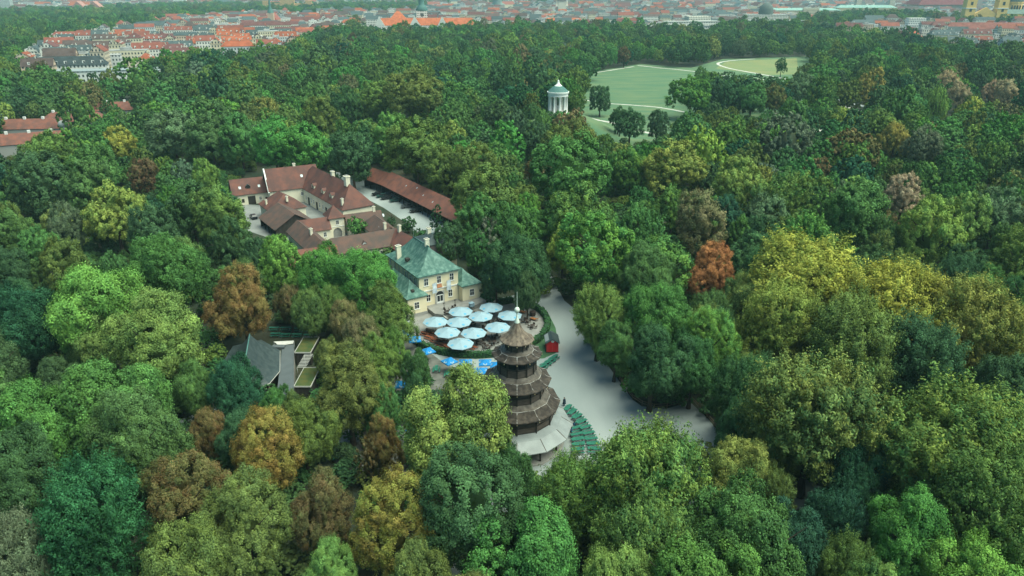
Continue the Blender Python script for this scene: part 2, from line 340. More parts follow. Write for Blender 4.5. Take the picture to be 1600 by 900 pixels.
ribbon('stream', [(1300, 150), (1325, 160), (1350, 166), (1400, 180)], 5.0, 0.02, mat("pale_water", (0.55, 0.60, 0.62), 0.15, spec=0.5))
ribbon('path', [(1318, 166), (1345, 173), (1370, 182)], 2.5, 0.03, PATHM)
ribbon('path', [(1215, 214), (1250, 212), (1268, 208), (1288, 203), (1310, 196)], 4.2, 0.03, PATHM)
ribbon('path', [(1190, 178), (1230, 177), (1262, 177)], 3.0, 0.035, PATHM)
sheet('courtyard', [(372, 318), (420, 322), (440, 300), (475, 305), (512, 330), (512, 345), (560, 375), (490, 395), (430, 375), (385, 360)], 0.010, YARD)
sheet('yard_lane', [(520, 268), (560, 274), (585, 286), (640, 318), (700, 352), (722, 372), (670, 378), (640, 352), (600, 325), (575, 312), (548, 292)], 0.014, GRAVEL)

# ------------------------------------------------------------------ building kit
_cache = {}
def shared(key, fn):
    if key not in _cache:
        o = fn(); _cache[key] = o.data; bpy.data.objects.remove(o)
    return _cache[key]
def put(name, me, parent, loc=(0, 0, 0), rz=0.0):
    o = bpy.data.objects.new(name, me); o.location = loc; o.rotation_euler = (0, 0, rz); return link(o, parent)
def window(parent, loc, rz, w=1.1, h=1.7, arch=False):
    """White framed window; its outer face looks along local -y turned by rz."""
    def fr():
        m = MB(); t = 0.09; d = 0.07
        m.box(-w / 2, -w / 2 + t, -d, 0, 0, h); m.box(w / 2 - t, w / 2, -d, 0, 0, h); m.box(-w / 2 + t, w / 2 - t, -d, 0, 0, t); m.box(-w / 2 + t, w / 2 - t, -d, 0, h - t, h)
        m.box(-0.035, 0.035, -d + .01, -.005, t, h - t); m.box(-w / 2 + t, -0.04, -d + .01, -.005, h * .55, h * .55 + .06); m.box(.04, w / 2 - t, -d + .01, -.005, h * .55, h * .55 + .06)
        m.box(-w / 2 - .12, w / 2 + .12, -.14, 0, -.1, -.002)
        return m.build('window', WHITE)
    def gl():
        m = MB(); m.face([(-w / 2 + .02, -.03, .02), (w / 2 - .02, -.03, .02), (w / 2 - .02, -.03, h - .02), (-w / 2 + .02, -.03, h - .02)]); return m.build('pane', PANE)
    f = put('window', shared(('wf', w, h), fr), parent, loc, rz); put('pane', shared(('wp', w, h), gl), f); return f
def door(parent, loc, rz, w=1.3, h=2.3, material=None):
    material = material or DARK
    def d():
        m = MB(); m.box(-w / 2, w / 2, -.05, 0, 0, h); m.box(-.02, .02, -.075, -.05, 0.05, h - .05); return m.build('door', material)
    return put('door', shared(('d', w, h, material.name), d), parent, loc, rz)
def chimney(parent, loc, w=0.8, h=1.8, material=None):
    material = material or CREAM2
    def c():
        m = MB(); m.box(-w / 2, w / 2, -w * .4, w * .4, 0, h); m.box(-w * .6, w * .6, -w * .5, w * .5, h, h + .15); return m.build('chimney', material)
    def k():
        m = MB(); m.box(-w * .4, w * .4, -w * .3, w * .3, .151, .35); return m.build('chimney_pot', PLINTH)
    c_ = put('chimney', shared(('ch', w, h, material.name), c), parent, loc); put('chimney_pot', shared(('cp', w), k), c_, (0, 0, h)); return c_
def roof_window(parent, loc, rx, rz, w=.8, h=1.0):
    def g():
        m = MB(); m.box(-w / 2, w / 2, -h / 2, h / 2, 0, .08); return m.build('skylight', mat_sky)
    o = put('skylight', shared(('sl', w, h), g), parent, loc); o.rotation_euler = (rx, 0, rz); return o
mat_sky = mat("skylight_glass", (0.38, 0.46, 0.50), 0.15, spec=0.6)

def gable(name, label, p, q, hw, ze, zr, wallm, roofm, hip0=0.0, hip1=0.0, over=0.45, open_side=None, cat='building', group=None, plinth=False):
    """A pitched-roof building along the ridge p-q (plan). Local x runs along the ridge, y across; returns its Empty."""
    p, q = Vector(p[:2]), Vector(q[:2]); c = (p + q) / 2; L = (q - p).length; a = math.atan2(q.y - p.y, q.x - p.x)
    r = empty(name, (c.x, c.y, 0), a); tag(r, label, cat, group); r['L'] = L; r['hw'] = hw
    h = L / 2; m = MB(); zt = ze + 0.02
    if open_side != -1: m.wall((-h, -hw), (h, -hw), 0, zt)
    if open_side != 1: m.wall((h, hw), (-h, hw), 0, zt)
    for s, hp in ((-1, hip0), (1, hip1)):
        x = s * h; pts = [(x, -s * -hw, 0), (x, -s * hw, 0)] ; pts = [(x, hw, 0), (x, -hw, 0)] if s < 0 else [(x, -hw, 0), (x, hw, 0)]
        top = [(x, pts[1][1], zt), (x, pts[0][1], zt)]
        if not hp: top = [top[0], (x, 0, zr - .03), top[1]]
        m.face(pts + top, 0, [(k[1] + 20, k[2]) for k in pts + top])
    m.build('wall', wallm, r)
    sl = (zr - ze) / hw; zo = ze - over * sl * .6; X0, X1, Y = -h - over, h + over, hw + over; r0, r1 = -h + hip0 - (0 if hip0 else over), h - hip1 + (0 if hip1 else over)
    m = MB(); t = .16
    A = [(X0, -Y, zo), (X1, -Y, zo), (X1, Y, zo), (X0, Y, zo)]; R0, R1 = (r0, 0, zr), (r1, 0, zr)
    up = lambda v: (v[0], v[1], v[2] + t)
    m.face([up(A[0]), up(A[1]), up(R1), up(R0)]); m.face([up(A[2]), up(A[3]), up(R0), up(R1)])
    if hip0: m.face([up(A[3]), up(A[0]), up(R0)])
    if hip1: m.face([up(A[1]), up(A[2]), up(R1)])
    m.face([R0, R1, A[1], A[0]]); m.face([R1, R0, A[3], A[2]])
    if hip0: m.face([R0, A[0], A[3]])
    if hip1: m.face([R1, A[2], A[1]])
    loop = [A[0], A[1]] + ([] if hip1 else [R1]) + [A[2], A[3]] + ([] if hip0 else [R0])
    for i in range(len(loop)): u, v = loop[i], loop[(i + 1) % len(loop)]; m.face([u, v, up(v), up(u)])
    m.build('roof', roofm, r)
    if open_side:
        n = max(3, int(L / 3.6))
        for i in range(n + 1):
            def po():
                k = MB(); k.box(-.12, .12, -.12, .12, 0, ze - .05); return k.build('post', DARK)
            put('post', shared(('post', ze), po), r, (-h + .2 + (L - .4) * i / n, open_side * (hw - .15), 0))
    return r
def dormer(r, x, side, w=1.6, ze=6.2, zr=8.0, y=3.6, depth=3.0, wallm=None, roofm=None):
    """Gabled dormer: white front on the roof slope, little roof running back into it."""
    wallm = wallm or CREAM2; roofm = roofm or TILE
    m = MB(); m.face([(-w / 2, 0, 0), (w / 2, 0, 0), (w / 2, 0, zr - ze - .6), (0, 0, zr - ze), (-w / 2, 0, zr - ze - .6)])
    m.face([(-w / 2, depth, 0), (-w / 2, 0, 0), (-w / 2, 0, zr - ze - .6), (-w / 2, depth, zr - ze - .6)]); m.face([(w / 2, 0, 0), (w / 2, depth, 0), (w / 2, depth, zr - ze - .6), (w / 2, 0, zr - ze - .6)])
    o = m.build('dormer', wallm, r); o.location = (x, side * y, ze); o.rotation_euler = (0, 0, 0 if side < 0 else math.pi)
    m = MB(); k = zr - ze
    for s in (-1, 1): 
        m.face([(s * (w / 2 + .15), -.2, k - .66), (0, -.2, k + .03), (0, depth, k + .03), (s * (w / 2 + .15), depth, k - .66)])
        m.face([(s * (w / 2 + .15), -.2, k - .60), (0, -.2, k + .11), (0, depth, k + .11), (s * (w / 2 + .15), depth, k - .60)])
        m.face([(s * (w / 2 + .15), -.2, k - .66), (0, -.2, k + .03), (0, -.2, k + .11), (s * (w / 2 + .15), -.2, k - .60)])
    m.build('dormer_roof', roofm, o)
    g = MB(); g.face([(-w * .25, -.03, .2), (w * .25, -.03, .2), (w * .25, -.03, k - .75), (-w * .25, -.03, k - .75)]); g.build('pane', PANE, o)
    return o
def hiproof(x0, x1, y0, y1, ze, R0, R1, zr, steps=7, pw=2.0, lin=0.4, thick=.18):
    """Flared hip roof: eave rectangle to a ridge R0-R1, concave like a tent."""
    m = MB(); base = [(x0, y0), (x1, y0), (x1, y1), (x0, y1)]
    # ridge along y: front corners go to R0, back corners to R1
    tgt = [R0, R0, R1, R1]; rings = [[(x, y, ze) for x, y in base]]
    for k in range(steps + 1):
        t = k / steps; z = ze + thick + (zr - ze - thick) * (lin * t + (1 - lin) * t ** pw)
        rings.append([(b[0] + (g[0] - b[0]) * t, b[1] + (g[1] - b[1]) * t, z) for b, g in zip(base, tgt)])
    m.loft(rings); m.face([(x, y, ze) for x, y in reversed(base)])
    return m

# ------------------------------------------------------------------ the yellow villa with copper roofs
VA = math.radians(32); vo = at(653, 434, 9.0)
villa = empty('villa', (vo.x, vo.y, 0), VA); tag(villa, 'pale yellow two-storey villa with flared green copper roof above the umbrella terrace', 'villa')
W, D = 11.1, 18.6
m = MB(); m.box(.35, W - .35, .35, D - .35, 0, 9.05); m.build('wall', CREAM, villa)
m = MB(); m.box(.27, W - .27, .22, .345, 4.85, 5.15); m.box(.27, W - .27, .27, .345, 8.6, 8.9); m.build('cornice', WHITE, villa)
for k in range(7):                                            # pilasters along the left flank
    m = MB(); m.box(.2, .345, 1.2 + k * 2.6, 1.7 + k * 2.6, 4.5, 8.9); m.build('pilaster', STONE, villa)
roof = hiproof(-.3, W + .3, -.3, D + .3, 8.95, (W / 2, 5.2), (W / 2, 13.8), 14.2).build('roof', COPPER, villa)
m = MB()
m.tube((W / 2, 5.1, 14.22), (W / 2, 13.9, 14.22), .14); m.build('ridge_cap', COPPERB, roof)
for y, h in ((13.7, 3.0), (5.3, 1.2)):
    m = MB(); m.tube((W / 2, y, 14.3), (W / 2, y, 14.3 + h), .045, .02, 6); m.lathe([(.0, 14.3 + h * .5), (.16, 14.3 + h * .5 + .14), (.0, 14.3 + h * .5 + .28)], 8, c=(W / 2, y)); m.build('lightning_rod', STEEL, roof)
chimney(villa, (W / 2 + .2, 6.6, 13.0), 1.0, 2.6); chimney(villa, (1.0, 13.2, 9.4), 1.15, 3.4); 
for (x, y, z) in ((3.0, 1.4, 9.55), (5.6, 1.2, 9.5), (8.3, 1.4, 9.55), (2.2, 3.2, 10.1)):
    m = MB(); m.box(-.16, .16, -.16, .16, 0, .3); m.build('roof_vent', COPPERB, roof, (x, y, z))
m = MB(); m.box(-.5, .5, -.1, .9, 0, .7); m.build('roof_hatch', DARK, roof, (1.5, 8.6, 10.1))
for x0, x1, y1, rx in ((-4.1, 1.6, 12.6, -1.1), (10.4, 16.2, 6.4, 13.2)):
    m = MB(); m.box(x0 + .4, x1 - .4, -1.7, y1 - .4, 0.9, 5.0); w_ = m.build('wing_wall', CREAM, villa)
    m = MB(); m.box(x0 + .3, x1 - .3, -1.8, y1 - .3, 0, 0.9); m.build('plinth', PLINTH, w_)
    wr = hiproof(x0, x1, -2.1, y1, 4.9, (rx, 2.6), (rx, y1 - (2.5 if y1 < 8 else .5)), 7.9, lin=.5).build('wing_roof', COPPER, villa)
    if x0 < 0:
        m = MB(); m.box(-.35, .35, -.1, .7, 0, .55); m.build('roof_vent', DARK, wr, (-1.6, -.4, 5.75))
for x in (2.2, 5.6, 9.0): window(villa, (x, .35, 6.35), 0, 1.15, 1.85)
for x in (2.6, 8.5): window(villa, (x, .35, 2.2), 0, 1.15, 1.85)
window(villa, (-1.4, -1.7, 2.0), 0, 1.25, 1.75); window(villa, (13.4, -1.7, 2.1), 0, 1.25, 1.75)
for y in (2.6, 5.2, 7.8): window(villa, (.35, y, 6.3), -math.pi / 2, .9, 1.7)
m = MB(); m.box(4.35, 6.85, .19, .345, 1.2, 4.4); su = m.build('door_surround', STONE, villa)
m = MB(); n = 14
for i in range(n):
    a0, a1 = math.pi * i / n, math.pi * (i + 1) / n
    m.face([(5.6 + 1.0 * math.cos(a0), .182, 3.35 + .95 * math.sin(a0)), (5.6 + 1.0 * math.cos(a1), .182, 3.35 + .95 * math.sin(a1)), (5.6, .182, 3.35)])
m.build('fanlight', PANE, villa)
def fdoor():
    m = MB(); 
    for x0, x1 in ((-.85, -.75), (-.06, .06), (.75, .85)): m.box(x0, x1, -.1, 0, 0, 2.15)
    m.box(-.75, -.06, -.1, 0, 0, .45); m.box(.06, .75, -.1, 0, 0, .45); m.box(-.75, -.06, -.1, 0, 2.0, 2.15); m.box(.06, .75, -.1, 0, 2.0, 2.15)
    return m.build('door', WHITE)
dd = put('door', shared('fdoor', fdoor), villa, (5.6, .188, 1.2))
m = MB(); m.face([(-.76, -.04, .4), (.76, -.04, .4), (.76, -.04, 2.02), (-.76, -.04, 2.02)]); m.build('pane', PANE, dd)
m = MB(); n = 12; m.face([(5.6 + .42 * math.cos(2 * math.pi * i / n), .2, 5.75 + .34 * math.sin(2 * math.pi * i / n)) for i in range(n)]); m.box(4.9, 6.3, .1, .3, 5.25, 5.5); m.build('crest', CREST, villa)
m = MB(); m.box(5.0, 6.2, .16, .34, 5.5, 6.1); m.build('crest_panel', CREST, villa)
m = MB(); m.tube((15.6, -1.72, 3.4), (15.6, -2.3, 3.4), .03, n=6); m.lathe([(0, 2.75), (.34, 2.8), (.34, 3.25), (0, 3.3)], 10, c=(15.6, -2.2)); m.build('hanging_sign', DARK, villa)
for x, lb in ((3.9, 'pale blue and white banner hanging beside the first-floor window, nearer the gabled farm side'), (7.7, 'pale blue and white banner hanging beside the first-floor window, nearer the gravel road')):
    b = empty('banner', tuple(villa.matrix_basis @ Vector((x, .34, 0))), VA); tag(b, lb, 'banner', 'banners on the villa front')
    m = MB(); m.tube((0, 0, 6.3), (.1, -1.5, 7.5), .04, n=6); m.build('flagpole', WHITE, b)
    m = MB(); R = []
    for k in range(6):
        z = 7.0 - k * .52; yy = -.95 + .06 * math.sin(k * 1.7)
        R.append([(-.55 + .05 * math.sin(k), yy, z), (-.2, yy - .12, z - .03), (.2, yy + .05, z), (.55, yy - .08, z + .03)])
    m.loft(R, closed=False, smooth=True); R2 = [[(x_, y_ + .02, z_) for x_, y_, z_ in r_] for r_ in R]; m.loft(R2, closed=False, smooth=True); m.build('cloth', BANNER, b)
# raised terrace in front of the door, with steps
up = empty('raised_terrace', (vo.x, vo.y, 0), VA); tag(up, 'raised stone terrace with steps before the villa door', 'terrace')
m = MB(); m.prism([(1.7, .34), (1.7, -4.6), (3.0, -6.2), (9.4, -6.2), (15.8, -4.4), (15.8, -1.85), (10.3, -1.85), (10.3, .34)], 0, 1.15, 0); m.build('slab', FLAG, up)
m = MB()
for k in range(6): m.box(3.4, 7.0, -6.25 - .36 * (k + 1), -6.25 - .36 * k, 0, 1.1 - .18 * (k + 1) + .08)
m.build('stairs', PLINTH, up)
for s in (3.2, 7.2):
    m = MB(); m.box(s - .18, s + .18, -8.5, -6.25, 0, .95); m.build('stair_wall', STONE, up)
# slate-roofed house behind the villa
ho = at(716, 401, 5.2); hs = empty('slate_house', (ho.x, ho.y, 0), math.radians(29)); tag(hs, 'dark slate mansard house with one pale blue dormer behind the villa', 'house')
m = MB(); m.box(-9.0, -.3, .3, 9.5, 0, 5.3); m.build('wall', CREAM2, hs)
m = MB(); rr = lambda d, z: [(-9.3 + d, d, z), (-d, d, z), (-d, 9.8 - d, z), (-9.3 + d, 9.8 - d, z)]
m.loft([rr(0, 5.1), rr(0, 5.25), rr(.7, 9.3)], cap0=True); m.build('mansard', mat("brown_slate", (0.075, 0.06, 0.06), .7, noise=.3, scale=1), hs)
m = MB(); m.loft([rr(.55, 9.3), rr(.55, 9.5), [(-5.2, 4.4, 11.2), (-4.1, 4.4, 11.2), (-4.1, 5.4, 11.2), (-5.2, 5.4, 11.2)]], cap0=True, cap1=True); m.build('roof', SLATE, hs)
m = MB(); m.box(-3.6, -2.4, -.02, .9, 6.0, 8.4); dm = m.build('dormer', mat("blue_dormer", (0.30, 0.55, 0.62), .6), hs)
m = MB(); m.face([(-3.35, -.035, 6.3), (-2.65, -.035, 6.3), (-2.65, -.035, 8.0), (-3.35, -.035, 8.0)]); m.build('pane', PANE, dm)
chimney(hs, (-5.6, 6.2, 10.4), 1.0, 1.9); window(hs, (-4.2, .3, 2.0), 0, 1.0, 1.6); window(hs, (-1.6, .3, 2.0), 0, 1.0, 1.6)

# ------------------------------------------------------------------ the farm court
A_ = gable('farm_wing', 'low cream farm wing with dark garage door and small dormer, butting the white-edged gable', (-100.5, 252.6), (-88.6, 258.6), 4, 4, 8.5, CREAM2, TILE)
dormer(A_, -1.2, -1, 1.5, 4.9, 6.9, 2.9, 2.4, DARK, SLATE); door(A_, (-.6, -4, 0), 0, 2.6, 3.0); door(A_, (-3.6, -4, .9), 0, .9, 1.3); window(A_, (2.4, -4, 1.2), 0, .9, 1.3); door(A_, (4.4, -4, 0), 0, .8, 2.0)
for x in (-4.0, 2.6): roof_window(A_, (x, -2.5, 5.95), math.atan2(4.5, 4), 0)
B_ = gable('farm_barn', 'large cream barn with broad plain red-brown roof closing the back of the farm court', (-88.2, 254.2), (-72.4, 262.3), 5.6, 5.5, 12, CREAM2, TILE)
m = MB(); 
for s in (-1, 1): m.face([(-.2, s * 6.2, 4.95), (.25, s * 6.2, 4.95), (.25, 0, 12.35), (-.2, 0, 12.35)]); m.face([(-.2, s * 6.2, 4.6), (-.2, s * 6.2, 4.95), (-.2, 0, 12.35), (-.2, 0, 12.0)])
o = m.build('gable_coping', WHITE, B_); o.location = (-B_['L'] / 2 - .4, 0, 0)
chimney(B_, (1.5, .3, 11.4), .9, 1.5); door(B_, (4.6, -5.6, 0), 0, 1.4, 3.0, PLINTH); window(B_, (2.2, -5.6, 2.6), 0, .9, 1.2); roof_window(B_, (3.2, -2.9, 9.0), .85, 0)
C_ = gable('farm_stable', 'long farm stable with three white dormers and tall chimneys on its red-brown roof', (-75.6, 263.9), (-50.6, 229.6), 5.4, 5.4, 11.9, CREAM2, TILE, hip0=5.4, hip1=5.2)
for x in (-5.5, 3.0, 10.2): dormer(C_, x, -1, 2.3, 5.9, 8.4, 4.6, 3.4)
chimney(C_, (1.5, .3, 11.2), 1.3, 2.1); chimney(C_, (15.0, -.4, 11.2), 1.8, 3.2); chimney(C_, (19.6, -4.6, 5.6), .9, 2.8)
for i, x in enumerate((-11, -8.6, -6.2, -3.8, -1.2, 1.4, 4.4, 7.2, 10.0, 12.6, 15.0, 17.6)):
    if i % 3 == 1: door(C_, (x, -5.4, 0), 0, 1.5, 2.8)
    else: window(C_, (x, -5.4, 1.4), 0, .95, 1.7)
for x, y in ((-3, -3.1), (5.2, -2.2), (-7.4, -2.0), (-2.2, -1.6)): roof_window(C_, (x, y, 11.98 - abs(y) * 1.21), .88, 0)
fl, fr, bl = at(515.5, 341, 6.3), at(538, 339, 6.3), at(506, 334, 6.3); cc = (fr + bl) / 2
E_ = empty('gatehouse', (cc.x, cc.y, 0), math.radians(28)); tag(E_, 'cream gatehouse tower with pyramid roof and arched passage in the farm court', 'gatehouse')
ar = [(math.cos(math.pi * i / 10) * 1.35, 1.6 + 1.35 * math.sin(math.pi * i / 10)) for i in range(11)]
m = MB(); m.face([(-2.3, -2.6, 0), (-1.35, -2.6, 0), (-1.35, -2.6, 1.6)] + [(x, -2.6, z) for x, z in reversed(ar[:-1])][0:0] + [(-2.3, -2.6, 1.6)])
for i in range(10): m.face([(ar[i][0], -2.6, ar[i][1]), (ar[i][0], -2.6, 3.4), (ar[i + 1][0], -2.6, 3.4), (ar[i + 1][0], -2.6, ar[i + 1][1])])
m.face([(1.35, -2.6, 0), (2.3, -2.6, 0), (2.3, -2.6, 1.6), (1.35, -2.6, 1.6)])
for s in (-1, 1): m.face([(s * 1.35, -2.6, 1.6), (s * 2.3, -2.6, 1.6), (s * 2.3, -2.6, 3.4), (s * 1.35, -2.6, 3.4)])
m.face([(-2.3, -2.6, 3.4), (2.3, -2.6, 3.4), (2.3, -2.6, 6.4), (-2.3, -2.6, 6.4)])
m.wall((2.3, -2.6), (2.3, 2.6), 0, 6.4); m.wall((2.3, 2.6), (-2.3, 2.6), 0, 6.4); m.wall((-2.3, 2.6), (-2.3, -2.6), 0, 6.4); m.build('wall', CREAM2, E_)
m = MB(); m.face([(-1.6, -2.2, 0), (1.6, -2.2, 0), (1.6, -2.2, 3.2), (-1.6, -2.2, 3.2)]); m.build('passage', PLINTH, E_)
m = MB(); m.box(-2.4, 2.4, -2.7, -2.61, 3.35, 3.55); m.build('cornice', WHITE, E_)
m = MB(); b4 = lambda d, z: [(-2.3 - d, -2.6 - d, z), (2.3 + d, -2.6 - d, z), (2.3 + d, 2.6 + d, z), (-2.3 - d, 2.6 + d, z)]
m.loft([b4(.5, 6.1), b4(.5, 6.25), [(-.05, -.05, 9.6), (.05, -.05, 9.6), (.05, .05, 9.6), (-.05, .05, 9.6)]], cap0=True, cap1=True); m.build('roof', TILE, E_); window(E_, (.2, -2.6, 4.0), 0, 1.0, 1.4)
F_ = gable('farm_lodge', 'low lodge with red-brown roof on the dark-shed side of the gatehouse', at(467, 345, 6.5), at(511, 339.4, 6.5), 3.0, 3.7, 6.5, CREAM2, TILE)
window(F_, (2.6, -3, 1.3), 0, 1.0, 1.5); window(F_, (.6, -3, 1.0), 0, .7, 1.1); door(F_, (-1.6, -3, 0), 0, 1.8, 2.6, PLINTH)
G_ = gable('farm_lodge', 'low lodge with red-brown roof behind the bright courtyard tree', at(540, 335.6, 6.5), at(593, 328.8, 6.5), 3.0, 3.7, 6.5, CREAM2, TILE2); chimney(G_, (3.6, 0, 6), .8, 1.9); roof_window(G_, (6.0, -1.4, 5.2), .75, 0)
H_ = gable('farm_wing', 'narrow brown-roofed wing with cream gable between the courtyard tree and the lane shrubs', at(582, 333.5, 7), at(610, 355, 7), 3.6, 4, 7, CREAM2, TILE2, hip0=2)
chimney(H_, (6.6, -1.2, 5.6), .85, 2.4); roof_window(H_, (-3, -1.6, 5.75), .7, 0); roof_window(H_, (2.4, -2.0, 5.45), .7, 0)
I_ = gable('farm_range', 'long cream range with unbroken brown roof running up to the villa', at(497, 376.2, 7.5), at(617, 357.6, 7.5), 4.0, 4.2, 7.5, CREAM2, TILE2, hip0=3.5)
for x in (2.5, 5.6, 8.6): window(I_, (x, -4, 1.5), 0, 1.15, 1.6)
dormer(I_, 1.0, -1, 1.1, 4.9, 6.2, 2.9, 1.6, WHITE, TILE2)
K_ = gable('farm_wing', 'short brown-roofed link wing between the long range and the villa roof', at(617, 357, 7.5), at(654, 375.5, 7.5), 4.0, 4.1, 7.5, CREAM2, TILE)
chimney(K_, (-3.6, -.2, 7), .9, 2.2)
N_ = gable('farm_wing', 'low hipped wing with one white chimney between the dark open shed and the long range', at(465, 344.6, 6.8), at(511, 384, 6.8), 3.4, 3.9, 6.8, CREAM2, TILE2, hip1=3); chimney(N_, (1.0, -.4, 6.2), .9, 2.0)
J_ = gable('farm_wing', 'bright red-tiled roof with one skylight showing behind the lime-green tree', at(452, 392.5, 6.8), at(524, 383.5, 6.8), 4.4, 3.9, 6.8, CREAM2, TILE3); roof_window(J_, (.2, -2.4, 5.45), .6, 0, 1.2, 1.5)
M_ = gable('farm_barn', 'hipped barn with dark red roof standing alone in the farm court', (-81, 241.5), (-74.2, 231.6), 5.8, 4, 8.2, CREAM2, TILE, hip0=3.4, hip1=3.4); window(M_, (M_['L'] / 2, 2.6, 1.2), math.pi / 2, 1.6, 1.7); chimney(M_, (-1.0, -5.0, 4.6), .7, 1.6); chimney(M_, (5.0, .2, 6.4), .8, 1.6)
M2 = gable('open_shed', 'wide open-sided shed with dark grey-brown roof in front of the hipped barn', (-76.6, 229.2), (-67.6, 216.4), 6.4, 2.9, 6.8, DARK, TILE2, open_side=-1)
S1 = gable('wagon_shed', 'short end of the long wagon shed, lower roof by the trees', at(583, 262.8, 6.6), at(611, 271.8, 6.6), 4.4, 3.3, 6.6, DARK, TILE3, open_side=-1)
S2 = gable('wagon_shed', 'long open wagon shed with rust-red roof and cars parked before it', at(613, 269.8, 7.2), at(730, 323.5, 7.2), 4.9, 3.5, 7.2, DARK, TILE3, open_side=-1)
for x, y in ((2, -2.4), (-12, -2.0), (10, -3.0), (-5, -1.2)): roof_window(S2, (x, y, 7.35 - abs(y) * .755), .65, 0, .5, .6)

# ------------------------------------------------------------------ the wooden pagoda tower (twelve-sided)
TX, TY = 0.8, 105.1
tow = empty('pagoda_tower', (TX, TY, 0)); tag(tow, 'tall dark wooden pagoda tower with five flared shingle roofs beside the gravel road', 'tower')
def ring12(r, z, flare=0.0): return [(r * math.cos(math.pi * i / 6), r * math.sin(math.pi * i / 6), z + flare) for i in range(12)]
def ring24(r, z, up=0.0):
    out = []
    for i in range(24):
        a = math.pi * i / 12
        if i % 2 == 0: out.append((r * math.cos(a), r * math.sin(a), z + up))
        else: q = r * math.cos(math.pi / 12); out.append((q * math.cos(a), q * math.sin(a), z))
    return out
def tier(rd, zd, re, ze, zt, rin, material, inner_m):
    """One storey roof: pale inner cove from the drum, fold, then the flared outer slope with a soffit back to the drum below (rin, zt)."""
    rm = rd + (re - rd) * 0.40; zm = zd - (zd - ze) * 0.34
    c = MB(); c.loft([ring24(rd - .05, zd + .06), ring24(rd + .15, zd - .08), ring24((rd + rm) / 2, zd - (zd - zm) * .75), ring24(rm, zm)]); 
    o = MB(); o.loft([ring24(rm, zm), ring24(rm + .1, zm - .03), ring24(rm + (re - rm) * .45, zm - (zm - ze) * .60, .03), ring24(re - .1, ze + .10, .14), ring24(re, ze, .16), ring24(re, ze - .14, .16), ring24(rin, zt)])
    ob = o.build('storey_roof', material, tow); c.build('roof_cove', inner_m, ob)
    f = MB()                                                     # pale ridge flashings on the hips and along the fold
    for i in range(12):
        a = math.pi * i / 6; ca, sa = math.cos(a), math.sin(a)
        f.tube((rm * ca, rm * sa, zm + .02), ((rm + (re - rm) * .45) * ca, (rm + (re - rm) * .45) * sa, zm - (zm - ze) * .60 + .05), .05, .04, 5)
        f.tube(((rm + (re - rm) * .45) * ca, (rm + (re - rm) * .45) * sa, zm - (zm - ze) * .60 + .05), (re * ca, re * sa, ze + .2), .04, .035, 5)
        b = math.pi * (i + 1) / 6; f.tube((rm * ca, rm * sa, zm + .02), (rm * math.cos(b), rm * math.sin(b), zm + .02), .04, None, 5)
    f.build('ridge_flashing', FLASH, ob)
    for i in range(12):
        a = math.pi * i / 6; x, y = (re - .05) * math.cos(a), (re - .05) * math.sin(a)
        def bell():
            k = MB(); k.lathe([(.0, .0), (.03, -.02), (.05, -.14), (.08, -.22), (.0, -.22)], 8); return k.build('bell', GOLD)
        put('bell', shared('bell', bell), tow, (x, y, ze - .02))
def drum(r, z0, z1, openings=0):
    w = MB(); w.loft([ring12(r, z0), ring12(r, z1)]); wo = w.build('storey_wall', WOODP, tow)
    if openings:
        for i in range(12):
            a0, a1 = math.pi * i / 6 + .06, math.pi * (i + 1) / 6 - .06; g = MB(); q = r + .012; zz0, zz1 = z0 + (z1 - z0) * (.48 if openings == 1 else .55), z1 - .25
            g.face([(q * math.cos(a0), q * math.sin(a0), zz0), (q * math.cos(a1), q * math.sin(a1), zz0), (q * math.cos(a1), q * math.sin(a1), zz1), (q * math.cos(a0), q * math.sin(a0), zz1)])
            g.build('opening', PANE, wo)
    for i in range(12):
        a = math.pi * i / 6; k = MB(); x, y = (r + .05) * math.cos(a), (r + .05) * math.sin(a); k.box(x - .11, x + .11, y - .11, y + .11, z0, z1); k.build('corner_post', DARK, wo)
    zr_ = z0 + (z1 - z0) * .42
    for zz in (zr_, z0 + .25, z1 - .15): k = MB(); k.loft([ring12(r + .02, zz), ring12(r + .09, zz), ring12(r + .09, zz + .12), ring12(r + .02, zz + .12)]); k.build('rail_board', DARK, wo)
# ground floor: posts round the bandstand
m = MB(); m.loft([ring12(8.4, 0), ring12(8.4, .35)], cap1=True); m.build('floor', PLINTH, tow)
for i in range(12):
    a = math.pi * i / 6; k = MB(); k.box(-.16, .16, -.16, .16, .35, 4.2); k.build('post', DARK, tow, (7.6 * math.cos(a), 7.6 * math.sin(a), 0))
m = MB(); m.loft([ring12(4.6, .35), ring12(4.6, 4.4)]); m.build('core_wall', WOODP, tow)
# lowest pale tin roof
m = MB(); m.loft([ring24(6.2, 5.15), ring24(6.5, 4.9), ring24(7.0, 4.72), ring24(7.55, 4.62), ring24(7.6, 4.55), ring24(9.5, 3.25, .02), ring24(9.5, 3.1, .02), ring24(6.0, 4.2)])
sk = m.build('lower_roof', TINW, tow); f = MB()
for i in range(12):
    a = math.pi * i / 6; f.tube((7.58 * math.cos(a), 7.58 * math.sin(a), 4.6), (9.5 * math.cos(a), 9.5 * math.sin(a), 3.28), .05, None, 5)
f.build('roof_seam', TINP, sk)
drum(6.25, 4.9, 8.0); tier(4.45, 9.45, 7.35, 7.75, 7.8, 6.1, SHINGLE, TINP)
drum(4.4, 9.2, 12.5); tier(3.15, 13.75, 5.75, 12.05, 12.1, 4.3, SHINGLE, TINP)
drum(3.1, 13.5, 17.2, 1); tier(1.85, 17.8, 4.15, 16.75, 16.8, 3.0, SHINGLE, TINP)
drum(1.8, 17.6, 20.0, 2)
